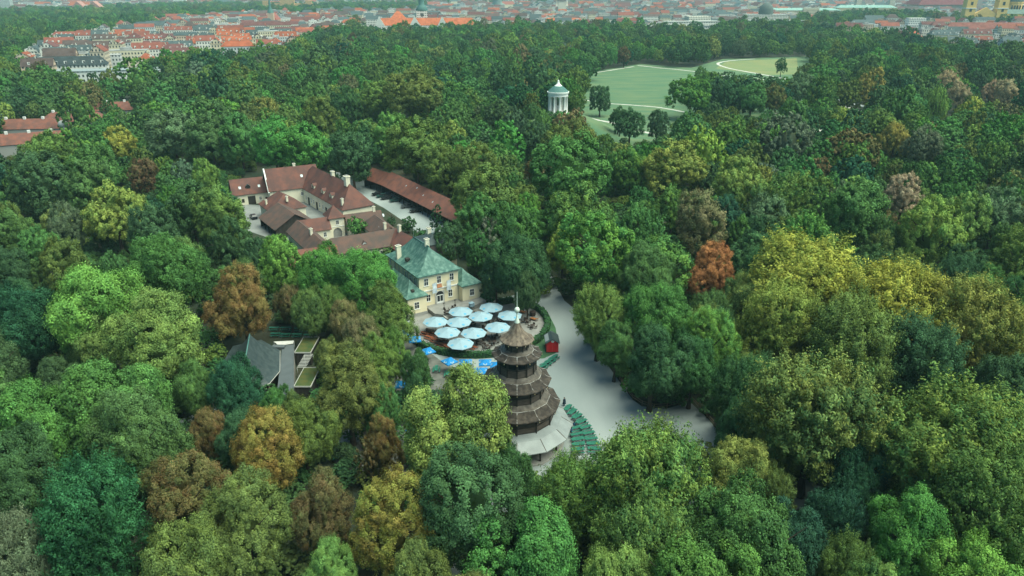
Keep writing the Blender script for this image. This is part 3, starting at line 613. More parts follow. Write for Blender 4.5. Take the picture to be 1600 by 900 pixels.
m = MB(); m.loft([ring24(2.8, 19.25, .1), ring24(2.8, 19.4, .1), ring24(2.1, 19.85, .04), ring24(1.45, 20.45), ring24(.85, 21.3), ring24(.45, 22.15), ring24(.28, 22.7)], cap0=True, cap1=True)
m.build('top_roof', SHINGLET, tow)
for i in range(12):
    a = math.pi * i / 6; put('bell', _cache['bell'], tow, (2.75 * math.cos(a), 2.75 * math.sin(a), 19.3))
m = MB(); m.lathe([(.42, 22.3), (.38, 22.6), (.18, 23.1), (.1, 23.9), (.1, 24.0)], 12); fi = m.build('finial', PALEG, tow)
m = MB(); m.lathe([(.0, 24.0), (.25, 24.08), (.40, 24.3), (.44, 24.5), (.40, 24.7), (.25, 24.92), (.0, 25.0)], 16); m.build('ball', PALEG, fi)
m = MB(); m.tube((0, 0, 25.0), (0, 0, 27.6), .06, .03, 6); m.build('spire', PALEG, fi)

# ------------------------------------------------------------------ terrace, hedges, umbrellas
TC = Vector((-8.0, 151.2)); TR = 15.6
m = MB(); n = 64; ring = [(TC.x + TR * math.cos(2 * math.pi * i / n), TC.y + TR * math.sin(2 * math.pi * i / n)) for i in range(n)]
m.prism(ring, 0, 0.12); tag(m.build('terrace_paving', FLAG), kind='structure')
sheet('lawn', [(848, 478), (858, 492), (868, 512), (872, 535), (868, 552), (850, 560), (826, 562), (810, 556), (836, 520), (842, 495)], 0.03, mat("lawn_green", (0.045, 0.11, 0.05), .95, noise=.3, scale=.4))
def leafy(name, path, w, h, label, cat, dens=130, seed=1, tint=(.035, .10, .04), tint2=(.05, .13, .045), closed_ends=True, dome=0.0):
    """A clipped hedge (or rounded bush) with leaves over a dark core."""
    rg = np.random.default_rng(seed); m = MB(); L = []; n = len(path); c0 = Vector((path[0][0], path[0][1], 0))
    rings = []
    for i, p in enumerate(path):
        p = Vector(p[:2]); d = (Vector(path[min(i + 1, n - 1)][:2]) - Vector(path[max(i - 1, 0)][:2])).normalized(); nr = Vector((-d.y, d.x))
        rings.append([(*(p + nr * s * w * .46 * k - c0.xy), z * h) for s, z, k in ((-1, 0, 1), (-1, .8, 1), (-.7, .95, 1), (.7, .95, 1), (1, .8, 1), (1, 0, 1))])
        L.append((p, nr))
    m.loft(rings, 0, closed=False); m.face(rings[0]); m.face(list(reversed(rings[-1])))
    for a, b in zip(L, L[1:]):
        seg = (b[0] - a[0]).length; k = int(seg * (w + 2 * h) * dens / 10)
        for _ in range(k):
            t = rg.uniform(); s = rg.uniform(-1, 1) * (w / 2 + h); p = a[0].lerp(b[0], t); nr = a[1]
            if abs(s) < w / 2: q = Vector((*(p + nr * s), h)); nn = Vector((0, 0, 1))
            else: sg = 1 if s > 0 else -1; q = Vector((*(p + nr * sg * w / 2), h - (abs(s) - w / 2))); nn = Vector((nr.x * sg, nr.y * sg, .2))
            q -= c0; nn = (nn + Vector(rg.normal(0, .4, 3))).normalized(); aa = nn.orthogonal().normalized(); ba = nn.cross(aa); z_ = rg.uniform(.12, .26); q += Vector(rg.normal(0, .06, 3))
            m.face([q - aa * z_, q - ba * z_ * .7, q + aa * z_, q + ba * z_ * .7], 1)
    o = m.build(name, [HEDGEM, LEAF]); o.location = (c0.x, c0.y, 0)
    ca = o.data.attributes.new('leaf', 'FLOAT_COLOR', 'FACE'); nf = len(o.data.polygons)
    ca.data.foreach_set('color', np.stack([rg.normal(1, .18, nf), rg.uniform(0, 1, nf), rg.uniform(0, 1, nf), np.ones(nf)], 1).astype(np.float32).ravel())
    o['tint'] = tint; o['tint2'] = tint2; return tag(o, label, cat)
arc = lambda a0, a1, r, k: [(TC.x + r * math.cos(math.radians(a0 + (a1 - a0) * i / k)), TC.y + r * math.sin(math.radians(a0 + (a1 - a0) * i / k))) for i in range(k + 1)]
leafy('hedge', arc(38, -172, 16.2, 40), 1.2, 1.35, 'long clipped dark green hedge curving round the umbrella terrace', 'hedge', 150)
leafy('hedge', [at(779, 476)[:], at(790, 474)[:], at(801, 472)[:]], 1.7, 1.4, 'short clipped hedge block behind the umbrellas near the tall spire', 'hedge', 150, 2)
def bush(px, py, r, label, name='bush', tint=(.035, .10, .04), seed=3, h=None):
    o = bpy.data.objects.new(name, shared_crown('low_bush')); link(o); p = at(px, py, 0); o.location = (p.x, p.y, r * .55); s = r / 5.5; o.scale = (s, s, s * 1.25 if h is None else h / 5.5); o.rotation_euler = (0, 0, seed)
    o['tint'] = tint; o['tint2'] = tuple(c * 1.35 for c in tint); return tag(o, label, 'bush')
def shared_crown(k):
    if k not in _cache: _cache[k] = crown_mesh('bush_leaves', 77, 'low', 5000, .9, 5.5, .8)
    return _cache[k]
bush(763, 470, 2.2, 'rounded dark green bush at the corner of the villa wing')
def make_umbrella():
    r = empty('parasol'); n = 8
    m = MB(); R = [[(2.85 * math.cos(math.pi / 4 * i + .2), 2.85 * math.sin(math.pi / 4 * i + .2), z) for i in range(n)] for z in (2.62, 2.72)]
    for i in range(n): m.face([R[0][i], R[0][(i + 1) % n], R[1][(i + 1) % n], R[1][i]])
    mid = []
    for i in range(n): mid.append((1.4 * math.cos(math.pi / 4 * i + .2), 1.4 * math.sin(math.pi / 4 * i + .2), 3.16))
    for i in range(n): j = (i + 1) % n; m.face([R[1][i], R[1][j], mid[j], mid[i]]); m.face([mid[i], mid[j], (0, 0, 3.68)])
    c = m.build('canopy', CANVAS, r)
    for i in range(0, n, 2):
        a = math.pi / 4 * (i + .5) + .2; q = 2.05; ca, sa = math.cos(a), math.sin(a); z = 2.72 + (2.85 * math.cos(math.pi / 8) - q) * .345 + .03
        g = MB(); pts = [(math.cos(t * math.pi / 7) * .30, math.sin(t * math.pi / 7) * .27) for t in range(14)]; g.face([(q * ca - u * sa + v * ca, q * sa + u * ca + v * sa, z - v * .34) for u, v in pts]); lg = g.build('logo', LOGOB, c)
        g = MB(); g.face([(q * ca - u * sa * .55 + v * ca * .3, q * sa + u * ca * .55 + v * sa * .3, z + .012 - v * .1) for u, v in pts]); g.build('logo_band', CANVAS, lg)
    m = MB()
    for i in range(n): m.tube((.05 * math.cos(math.pi / 4 * i + .2), .05 * math.sin(math.pi / 4 * i + .2), 3.6), (2.8 * math.cos(math.pi / 4 * i + .2), 2.8 * math.sin(math.pi / 4 * i + .2), 2.68), .025, None, 4)
    m.build('ribs', STEEL, r)
    m = MB(); m.tube((0, 0, .1), (0, 0, 3.85), .05, n=8); m.build('pole', STEEL, r)
    m = MB(); m.box(-.45, .45, -.45, .45, 0, .1); m.build('base', PLINTH, r); return r
um_px = [(719.6, 484), (767.5, 477.5), (751, 491.5), (796.5, 490), (680, 500), (717, 500.5), (777.5, 508.5), (699, 516.5), (740, 517.5), (719.5, 534)]
um_lb = ['white octagonal parasol right in front of the villa stairs', 'white octagonal parasol farthest back, by the round bush', 'white octagonal parasol ringed by others, behind the two middle ones', 'white octagonal parasol partly hidden by the pagoda spire', 'white octagonal parasol at the outer edge by the villa wing and red benches', 'white octagonal parasol in the middle row beside the stairs parasol', 'white octagonal parasol closest to the pagoda roof on the hedge side', 'white octagonal parasol above the red-brown benches', 'white octagonal parasol next to the open dark tables', 'white octagonal parasol at the front by the curved hedge']
pu = make_umbrella()
for i, (x, y) in enumerate(um_px):
    o = pu if i == 0 else copy_tree(pu); p = at(x, y, 3.3); o.location = (p.x, p.y, 0.12); o.rotation_euler = (0, 0, .07 * math.sin(i * 7)); tag(o, um_lb[i], 'parasol', 'white parasols on the terrace')
def make_blue():
    r = empty('beer_parasol'); m = MB(); s = 1.28; c4 = [(-s, -s), (s, -s), (s, s), (-s, s)]
    for i in range(4): p, q = c4[i], c4[(i + 1) % 4]; m.face([(*p, 2.15), (*q, 2.15), (*q, 2.35), (*p, 2.35)]); m.face([(*p, 2.35), (*q, 2.35), (0, 0, 3.05)])
    c = m.build('canopy', BLUEC, r)
    for i in range(4):
        a = math.pi / 2 * i - math.pi / 2; q = .9; ca, sa = math.cos(a), math.sin(a); z = 2.35 + (s - q) * .493 + .025; pts = [(math.cos(t * math.pi / 7), math.sin(t * math.pi / 7)) for t in range(14)]
        g = MB(); g.face([(q * ca - u * .40 * sa + v * .40 * ca, q * sa + u * .40 * ca + v * .40 * sa, z - v * .197) for u, v in pts]); lg = g.build('logo', CANVAS, c)
        g = MB(); g.face([(q * ca - u * .20 * sa + v * .20 * ca, q * sa + u * .20 * ca + v * .20 * sa, z + .012 - v * .098) for u, v in pts]); g.build('logo_ring', BLUEC, lg)
    m = MB(); m.tube((0, 0, 0), (0, 0, 3.2), .035, n=6); m.build('pole', STEEL, r)
    m = MB(); m.box(-.3, .3, -.3, .3, 0, .09); m.build('base', PLINTH, r); return r
pb = make_blue()
for i, (x, y, rz, lb) in enumerate([(648, 528, .2, 'blue parasol by the kerb below the villa wing'), (629, 518, .4, 'blue parasol half hidden under the olive chestnut by the villa wing'), (668, 546, .6, 'blue parasol half behind the small dark tree at the hedge'), (702, 562, .7, 'blue parasol turned diamond-wise under the curved hedge, next to the four in two rows'), (727, 564, .03, 'blue parasol in the back row of the front four, away from the tower'), (722, 577, .0, 'blue parasol in the front row above the lime crown, away from the tower'), (758, 564, .05, 'blue parasol in the back row touching the pagoda side'), (751, 577, .0, 'blue parasol in the front row, next to the pagoda eave'), (776, 568, .0, 'blue parasol mostly hidden by the pagoda roof'), (628, 598, .0, 'lone blue parasol among green tables under the olive trees'), (700, 656, .2, 'blue parasol seen through a gap high in the lime crown'), (699, 668, .5, 'blue parasol seen in the lower part of the gap in the lime crown'), (648, 672, .5, 'blue parasol beneath the outer edge of the lime crown')]):
    o = pb if i == 0 else copy_tree(pb); p = at(x, y, 2.7); o.location = (p.x, p.y, 0.02); o.rotation_euler = (0, 0, rz); tag(o, lb, 'parasol', 'blue parasols of the beer garden')

# ------------------------------------------------------------------ tables, benches, chairs
def make_table(material, w=2.2, d=.7, h=.76):
    r = empty('beer_table'); m = MB(); m.box(-w / 2, w / 2, -d / 2, d / 2, h - .05, h); m.build('table_top', material, r)
    for s in (-1, 1): k = MB(); k.box(s * w * .38 - .04, s * w * .38 + .04, -d * .4, d * .4, 0, h - .05); k.build('leg', STEEL, r)
    return r
def make_bench(material, w=2.2, d=.28, h=.46):
    r = empty('bench'); m = MB(); m.box(-w / 2, w / 2, -d / 2, d / 2, h - .05, h); m.build('seat', material, r)
    for s in (-1, 1): k = MB(); k.box(s * w * .38 - .03, s * w * .38 + .03, -d * .4, d * .4, 0, h - .05); k.build('leg', STEEL, r)
    return r
ORD = ['first', 'second', 'third', 'fourth', 'fifth', 'sixth', 'seventh', 'eighth', 'ninth', 'tenth', 'eleventh', 'twelfth', 'thirteenth', 'fourteenth', 'fifteenth', 'sixteenth', 'seventeenth', 'eighteenth', 'nineteenth', 'twentieth']
protoT = {}; protoB = {}
def bench_set(p, rz, material, where, k, grp, tall=True):
    key = material.name
    if key not in protoT: protoT[key] = make_table(material); protoB[key] = make_bench(material); t, bs = protoT[key], [protoB[key], copy_tree(protoB[key])]
    else: t = copy_tree(protoT[key]); bs = [copy_tree(protoB[key]), copy_tree(protoB[key])]
    colr = {'bench_green': 'green', 'red_brown_wood': 'red-brown'}[key]
    t.location = (p[0], p[1], .02); t.rotation_euler = (0, 0, rz); tag(t, f'{colr} table, the {ORD[k]} {where}', 'table', grp + ' tables')
    for s, b in zip((-1, 1), bs):
        b.location = (p[0] - s * .62 * math.sin(rz) * -1 * -1, p[1] + s * .62 * math.cos(rz), .02); b.rotation_euler = (0, 0, rz)
        tag(b, f'{colr} bench {"before" if s < 0 else "behind"} the {ORD[k]} table {where}', 'bench', grp + ' benches')
# outer arc beside the road: nine tables, inner arc: six
for k, (x, y) in enumerate([(888, 636.5), (895, 643), (902.5, 650), (909, 658), (915, 667), (920, 676), (924, 685), (927, 693), (929, 701)]):
    bench_set(at(x, y, .7), math.radians(62 - k * 8.5), GREENP, 'of the roadside arc, from the standing person', k, 'roadside arc')
for k, (x, y) in enumerate([(899, 668), (901, 678), (903, 686), (904, 694), (903, 702)]):
    bench_set(at(x, y, .7), math.radians(24 - k * 5), GREENP, 'of the inner arc by the pale lower roof', k, 'inner arc')
for k, (x, y) in enumerate([(866, 557), (860, 562), (853, 567), (847, 572), (842, 578)]):
    bench_set(at(x, y, .7), math.radians(50 - k * 4), GREENP, 'of the short row, counting from the red kiosk', k, 'kiosk row')
for k, (x, y) in enumerate([(722, 590), (742, 592), (760, 590), (700, 582), (682, 575), (770, 596), (752, 602)]):
    bench_set(at(x, y, .7), math.radians(80 + k * 3), GREENP, 'under the blue parasols, from the kerb', k, 'parasol')
for k, (x, y) in enumerate([(612, 565), (618, 580), (640, 582), (614, 612), (628, 612), (640, 610), (634, 625), (620, 628), (645, 640), (610, 640)]):
    bench_set(at(x, y, .7), math.radians(70 + 11 * math.sin(k * 3)), GREENP, 'around the lone blue parasol, from the villa', k, 'shade')
for k, (x, y) in enumerate([(536, 698), (545, 703), (530, 712), (541, 720), (533, 735), (545, 742)]):
    bench_set(at(x, y, .7), math.radians(80 + 9 * math.sin(k * 3)), GREENP, 'of the clearing among brown chestnuts, from the villa', k, 'clearing')
for k, (x, y) in enumerate([(428, 512), (446, 512), (462, 513), (478, 514), (430, 521), (446, 522), (464, 522), (482, 523)]):
    bench_set(at(x, y, .7), math.radians(2), GREENP, 'of the shaded rows behind the flat roof', k, 'pavilion row')
for k, (x, y) in enumerate([(664, 520), (671, 515.5), (671, 526), (679, 520.5), (680, 531), (688, 527), (690, 537), (698, 533), (701, 542), (709, 538.5), (716, 545), (738, 541)]):
    bench_set(at(x, y, .7), math.radians(-33), REDW, 'of the block on the terrace rim, from the villa', k, 'red-brown')
# dark round tables with chairs
def make_round():
    r = empty('round_table'); m = MB(); m.lathe([(0, .72), (.55, .72), (.55, .76), (0, .76)], 16); m.build('table_top', BROWNF, r); m = MB(); m.tube((0, 0, 0), (0, 0, .72), .05); m.box(-.25, .25, -.25, .25, 0, .04); m.build('leg', BROWNF, r); return r
def make_chair():
    r = empty('chair'); m = MB(); m.box(-.24, .24, -.24, .24, .42, .47); m.build('seat', BROWNF, r); m = MB(); m.box(-.24, .24, .2, .25, .47, .92); m.build('backrest', BROWNF, r)
    for x in (-.2, .2):
        for y in (-.2, .2): k = MB(); k.box(x - .025, x + .025, y - .025, y + .025, 0, .42); k.build('leg', BROWNF, r)
    return r
tb, chp = make_round(), make_chair(); used = [0, 0]
rt = [(761, 540), (772, 533), (750, 533.5), (762, 527), (775, 524), (752, 524), (822, 500), (832, 508), (735, 489.5), (764, 500), (783, 499), (700, 509), (722, 511), (737, 504), (757, 512), (739, 531), (700, 486), (708, 481.5)]
rt_nm = ['at the open paving by the front parasol', 'at the open paving by the pagoda roof', 'half under the parasol beside the open tables', 'in the second row from the open paving', 'next to the pagoda roof in the shade', 'in the shade between three parasols', 'on the free paving near the wicker box', 'on the free paving nearest the hedge curve', 'behind the stairs parasol', 'under the ringed parasol', 'under the parasol beside the spire', 'under the parasol over the red-brown benches', 'under the central parasol', 'between the central and ringed parasols', 'below the ringed parasol', 'under the parasol of the open tables', 'on the raised terrace near the wing', 'on the raised terrace near the door']
for k, (x, y) in enumerate(rt):
    z = 1.16 if k >= 16 else .13; p = at(x, y, z + .7); t = tb if k == 0 else copy_tree(tb); t.location = (p.x, p.y, z); tag(t, 'dark round table ' + rt_nm[k], 'table', 'dark round terrace tables')
    for c in range(4):
        a = math.pi / 2 * c + .5 + k; ch = chp if used[1] == 0 else copy_tree(chp); used[1] = 1
        ch.location = (p.x + .85 * math.cos(a), p.y + .85 * math.sin(a), z); ch.rotation_euler = (0, 0, a - math.pi / 2); tag(ch, 'dark chair at the round table ' + rt_nm[k], 'chair', 'dark chairs at the table ' + rt_nm[k])
# loungers, wicker box, grill box
for px, py, rz, lb in ((816.5, 488, -.55, 'orange wooden lounger nearest the spire on the free paving'), (834, 499, -.62, 'orange wooden lounger in front of the dark wicker box')):
    r = empty('lounger', tuple(at(px, py, .3).xy) + (.13,), rz); tag(r, lb, 'lounger', 'orange loungers on the terrace')
    m = MB(); m.box(-.9, .6, -.42, .42, .28, .42); m.build('seat', ORANGEW, r); m = MB(); m.face([(.6, -.42, .42), (1.25, -.42, .85), (1.25, .42, .85), (.6, .42, .42)]); m.face([(.6, -.42, .32), (1.25, -.42, .75), (1.25, .42, .75), (.6, .42, .32)]); m.face([(1.25, -.42, .75), (1.25, .42, .75), (1.25, .42, .85), (1.25, -.42, .85)]); m.build('backrest', ORANGEW, r)
    for x in (-.8, .9):
        for y in (-.35, .35): k = MB(); k.box(x - .04, x + .04, y - .04, y + .04, 0, .29); k.build('leg', ORANGEW, r)
p = at(832.5, 490, .6); r = empty('wicker_box', (p.x, p.y, .13), .3); tag(r, 'dark hexagonal wicker box behind the orange lounger', 'box')
m = MB(); hx = lambda q, z: [(q * math.cos(i * math.pi / 3), q * math.sin(i * math.pi / 3), z) for i in range(6)]; m.loft([hx(.75, 0), hx(.8, .9)]); m.build('body', BROWNF, r); m = MB(); m.loft([hx(.86, .9), hx(.86, 1.0), hx(.2, 1.2)], cap0=True, cap1=True); m.build('lid', BROWNF, r)
p = at(737, 478, 1.5); r = empty('service_cart', (p.x, p.y, 1.16), VA); tag(r, 'pale covered service cart on the raised terrace by the wing', 'cart')
m = MB(); m.box(-.55, .55, -.4, .4, .25, 1.15); m.build('body', CANVAS, r); m = MB(); m.loft([[(-.65, -.5, 1.15), (.65, -.5, 1.15), (.65, .5, 1.15), (-.65, .5, 1.15)], [(-.1, -.1, 1.5), (.1, -.1, 1.5), (.1, .1, 1.5), (-.1, .1, 1.5)]], cap0=True, cap1=True); m.build('cover', CANVAS, r)
for x in (-.4, .4): k = MB(); k.tube((x, -.42, .13), (x, .42, .13), .13, n=10); k.build('wheel', RUBBER, r)
for px, py, lb in ((694, 479, 'slim dark heater on the raised terrace nearer the stairs'), (711, 474, 'slim dark heater on the raised terrace in front of the ground-floor window')):
    p = at(px, py, 1.9); r = empty('patio_heater', (p.x, p.y, 1.16)); tag(r, lb, 'heater', 'patio heaters'); m = MB(); m.tube((0, 0, .5), (0, 0, 1.6), .06); m.build('pole', DARK, r); m = MB(); m.lathe([(0, 0), (.25, 0), (.25, .5), (0, .5)], 10); m.build('base', DARK, r); m = MB(); m.lathe([(.08, 1.6), (.3, 1.62), (.05, 1.75)], 10); m.build('hood', DARK, r)

# ------------------------------------------------------------------ kiosk, fences, small street furniture
p = at(862.5, 550, 0); r = empty('kiosk', (p.x, p.y + 1.6, 0), .04); tag(r, 'small red wooden kiosk with dark gabled roof at the road edge', 'kiosk')
r.scale = (1.15, 1.15, 1.15); m = MB(); m.box(-1.1, 1.1, -1.6, 1.6, .12, 2.1); m.face([(-1.1, -1.6, 2.1), (1.1, -1.6, 2.1), (0, -1.6, 2.75)]); m.face([(1.1, 1.6, 2.1), (-1.1, 1.6, 2.1), (0, 1.6, 2.75)]); m.build('wall', REDP, r)
m = MB()
for s in (-1, 1): m.face([(s * 1.35, -1.9, 1.98), (0, -1.9, 2.82), (0, 1.9, 2.82), (s * 1.35, 1.9, 1.98)]); m.face([(s * 1.35, -1.9, 1.9), (0, -1.9, 2.74), (0, 1.9, 2.74), (s * 1.35, 1.9, 1.9)]); m.face([(s * 1.35, -1.9, 1.9), (s * 1.35, -1.9, 1.98), (s * 1.35, 1.9, 1.98), (s * 1.35, 1.9, 1.9)]); m.face([(s * 1.35, -1.9, 1.9), (0, -1.9, 2.74), (0, -1.9, 2.82), (s * 1.35, -1.9, 1.98)])
rf = m.build('roof', SLATE, r); m = MB(); m.face([(-1.30, -1.2, 2.02), (-.62, -1.2, 2.443), (-.62, 1.6, 2.443), (-1.30, 1.6, 2.02)]); m.build('roof_panel', TINW, rf)
m = MB(); m.face([(.30 * math.cos(t * math.pi / 8), -1.64, 2.28 + .24 * math.sin(t * math.pi / 8)) for t in range(16)]); m.build('emblem', WHITE, r)
for s in (-.9, 0, .9): m = MB(); m.box(s - .05, s + .05, -1.66, -1.605, .2, 2.05); m.build('batten', mat("red_trim", (.62, .05, .05), .6), r)
m = MB(); m.box(-1.15, 1.15, -1.65, 1.65, 0, .119); m.build('base', DARK, r)
WOODR = mat("weathered_rail", (0.17, 0.12, 0.085), .85, noise=.3, scale=3)
def railing(pix, label):
    P = [at(x, y, 0) for x, y in pix]; r = empty('wooden_railing', tuple(P[0])); tag(r, label, 'fence'); o = P[0]
    pts = []
    for a, b in zip(P, P[1:]):
        k = max(1, round((b - a).length / 2.4)); pts += [a.lerp(b, i / k) for i in range(k)]
    pts.append(P[-1])
    for q in pts: m = MB(); m.tube(q - o, q - o + Vector((0, 0, 1.1)), .09, .08, 7); m.build('post', WOODR, r)
    for z in (.55, 1.0): m = MB(); [m.tube(a - o + Vector((0, 0, z)), b - o + Vector((0, 0, z)), .06, None, 6) for a, b in zip(pts, pts[1:])]; m.build('rail', WOODR, r)
railing([(968, 594), (977, 610), (988, 624), (1003, 634), (1022, 639), (1042, 638), (1062, 633), (1079, 627)], 'weathered wooden railing along the bushes where the road bends')
railing([(1080, 627), (1092, 640), (1104, 653), (1116, 667), (1130, 683), (1145, 700)], 'weathered wooden railing running down to the lower trees from the road corner')
p = at(923, 524, 0); r = empty('notice_board', (p.x, p.y, 0), -.5); tag(r, 'white notice board under the bright lime tree at the road', 'notice board'); m = MB(); m.box(-.8, .8, -.05, .05, 1.0, 2.0); m.build('panel', WHITE, r)
for s in (-.7, .7): m = MB(); m.tube((s, 0, 0), (s, 0, 1.0), .05); m.build('post', STEEL, r)
for i, (x, y) in enumerate([(925, 530), (928.5, 536), (932, 543)]):
    p = at(x, y, 0); r = empty('bollard', (p.x, p.y, 0)); tag(r, f'dark bollard at the road edge, {ORD[i]} below the white notice board', 'bollard', 'bollards at the road edge'); m = MB(); m.tube((0, 0, 0), (0, 0, 1.0), .14, .12); m.build('post', DARK, r); m = MB(); m.lathe([(.15, 1.0), (.15, 1.1), (0, 1.16)], 8); m.build('cap', STEEL, r)
p = at(978, 607, .5); r = empty('litter_bin', (p.x, p.y, 0)); tag(r, 'pale litter bin at the bush edge by the railing', 'litter bin'); m = MB(); m.lathe([(0, 0), (.26, 0), (.3, .9), (0, .9)], 12); m.build('body', STONE, r); m = MB(); m.lathe([(.33, .9), (.3, 1.0), (0, 1.05)], 12); m.build('lid', WHITE, r)
p = at(820, 473, .3); r = empty('park_bench', (p.x, p.y, 0), .2); tag(r, 'green park bench beneath the tree at the terrace back', 'bench'); m = MB(); m.box(-.9, .9, -.25, .25, .42, .48); m.build('seat', GREENP, r); m = MB(); m.box(-.9, .9, .22, .27, .5, .95); m.build('backrest', GREENP, r)
for s in (-.7, .7): m = MB(); m.box(s - .04, s + .04, -.22, .25, 0, .42); m.build('leg', DARK, r)

# ------------------------------------------------------------------ carousel pavilion and service buildings
p0 = at(390, 522, 9.5); p1 = at(384.5, 557, 9.3); cx_ = (p0.x + p1.x) / 2; cy_ = (p0.y + p1.y) / 2; hl = abs(p0.y - p1.y) / 2
r = empty('carousel_pavilion', (cx_, cy_, 0), 0.0); tag(r, 'tent-like pavilion with sweeping dark slate roof under the brown chestnut', 'pavilion')
o = Vector((cx_, cy_, 0)); ev = [at(x, y, 3.6) - o for x, y in ((346, 570), (352, 597), (384, 613), (421, 599), (437, 580), (437.5, 548), (408, 531), (364, 541))]; ev = [(q.x, q.y) for q in ev]
RF, RB = (p1.x - o.x, p1.y - o.y), (p0.x - o.x, p0.y - o.y); tg = [RF, RF, RF, RF, RF, RB, RB, RB]; rings = [[(*q, 3.5) for q in ev]]
for k in range(9):
    t = k / 8; z = 3.68 + 5.8 * (.36 * t + .64 * t ** 1.9); rings.append([(q[0] + (g[0] - q[0]) * t, q[1] + (g[1] - q[1]) * t, z) for q, g in zip(ev, tg)])
m = MB(); m.loft(rings, cap0=True); m.build('roof', SLATE, r)
m = MB(); m.tube((*RF, 9.46), (*RB, 9.5), .13); m.build('ridge_cap', COPPERB, r)
m = MB(); m.prism([(x * .8, y * .8) for x, y in ev], .01, 4.2, top=False); m.build('wall', DARK, r)
for x, y in ev: q = MB(); q.tube((x * .94, y * .94, 0), (x * .94, y * .94, 3.6), .13, n=7); q.build('post', WOODR, r)
for u, v in zip(ev, ev[1:] + ev[:1]): m = MB(); m.tube((*u, 3.56), (*v, 3.56), .07, n=5); m.build('gutter', STONE, r)
a, b, c, d = at(441, 541, 3.2), at(459, 539, 3.2), at(458, 617, 3.2), at(432, 617, 3.2)
r = empty('service_building', (b.x, c.y, 0)); tag(r, 'flat grey roofed service building between the pavilion and the green roofs', 'building'); o = Vector((b.x, c.y, 0)); fp = [tuple((q - o).xy) for q in (d, c, b, a)]
m = MB(); m.prism(fp, 0, 3.1, top=False); m.build('wall', PLINTH, r); m = MB(); m.prism([(x * 1.02, y * 1.01) for x, y in fp], 3.101, 3.25, bottom=True); m.build('roof', DECK, r)
m = MB(); L = fp[2][1]; m.box(-2.05, -1.95, .6, L - .4, 3.252, 3.32); m.build('roof_seam', DARK, r); m = MB(); m.box(-4.0, -1.4, L - 2.0, L - .8, 3.252, 3.7); m.build('roof_hatch', DECK, r)
r2 = empty('awning', (a.x, a.y, 0)); tag(r2, 'white awning strip stretched at the back of the grey flat roof', 'awning'); m = MB(); e0, e1, e2, e3 = (at(428, 534, 3.6) - a), (at(459, 532.5, 3.6) - a), (at(458, 537, 3.3) - a), (at(436, 540.5, 3.3) - a); z = Vector((0, 0, a.z)); up_ = Vector((0, 0, .06))
m.face([e0 + z, e3 + z, e2 + z, e1 + z]); m.face([e0 + z + up_, e1 + z + up_, e2 + z + up_, e3 + z + up_]); m.build('cloth', STONE, r2)
for e in (e0, e1): m = MB(); m.tube((e.x, e.y, 0), (e.x, e.y, (e + z).z), .05); m.build('pole', STEEL, r2)
for (x0, y0, x1, y1), lb in (((460.5, 527, 485, 551), 'mossy green-roofed annex at the far end beside the grey flat roof'), ((459.5, 575, 485, 604), 'mossy green-roofed annex at the near end beside the slatted pergola')):
    q0, q1 = at(x0, y1, 3.0), at(x1, y0, 3.0); r = empty('annex', (q0.x, q0.y, 0)); tag(r, lb, 'annex', 'green roofed annexes'); w, d_ = at(x1, y1, 3).x - q0.x, q1.y - q0.y
    m = MB(); m.box(.1, w - .1, .1, d_ - .1, 0, 2.9); m.build('wall', DARK, r); m = MB(); m.box(0, w, 0, d_, 2.901, 3.0); m.build('roof', MOSS, r)
    m = MB(); 
    for bx in ((-.08, 0, -.08, d_ + .08), (w, w + .08, -.08, d_ + .08), (0, w, -.08, 0), (0, w, d_, d_ + .08)): m.box(*bx, 2.85, 3.12)
    m.build('roof_edge', STONE, r)
q0, q1 = at(464, 574, 2.6), at(478, 554, 2.6); r = empty('pergola', (q0.x, q0.y, 0)); tag(r, 'pale slatted pergola between the two mossy roofs', 'pergola'); w, d_ = at(478, 574, 2.6).x - q0.x, q1.y - q0.y
m = MB(); [m.box(0, w, d_ * k / 9, d_ * k / 9 + .16, 2.55, 2.65) for k in range(10)]; m.build('slats', STONE, r)
for x, y in ((0, 0), (w, 0), (0, d_), (w, d_)): m = MB(); m.tube((x, y, 0), (x, y, 2.55), .06); m.build('post', STEEL, r)

# ------------------------------------------------------------------ round temple on the mound
tp = empty('round_temple', (HX, HY, HH)); tag(tp, 'white round temple with ten columns and green domed roof rising from the trees', 'temple')
m = MB(); m.lathe([(7.0, -.5), (7.0, .25), (6.5, .25), (6.5, .55), (6.0, .55), (6.0, .9), (0, .9)], 40, smooth=False); m.build('stylobate', STONE, tp)
def colm():
    k = MB(); k.lathe([(.72, 0), (.72, .3), (.58, .4), (.56, 3.5), (.48, 7.7), (.62, 7.9), (.74, 8.2), (.74, 8.4)], 14); return k.build('column', WHITE)
for i in range(10): a = 2 * math.pi * (i + .5) / 10 + .16; put('column', shared('col', colm), tp, (4.5 * math.cos(a), 4.5 * math.sin(a), .9))
m = MB(); m.lathe([(4.0, 9.3), (5.1, 9.3), (5.1, 10.6), (5.55, 10.8), (5.6, 11.5), (4.8, 11.6), (4.0, 9.3)], 40, smooth=False); m.build('entablature', WHITE, tp)
m = MB(); m.lathe([(5.3, 11.55), (4.9, 11.9), (3.9, 12.9), (2.8, 13.75), (1.9, 14.3)], 32); dm = m.build('dome', COPPERB, tp)
m = MB(); m.lathe([(2.1, 14.15), (1.7, 14.5), (.9, 15.2), (.45, 16.3), (.5, 16.7), (.2, 17.2), (0, 17.3)], 16); m.build('finial', WHITE, dm)
m = MB(); m.box(-.5, .5, -.5, .5, .9, 3.6); m.lathe([(.5, 3.6), (.6, 3.9), (.3, 4.4), (0, 4.5)], 10); m.build('monument', STONE, tp)

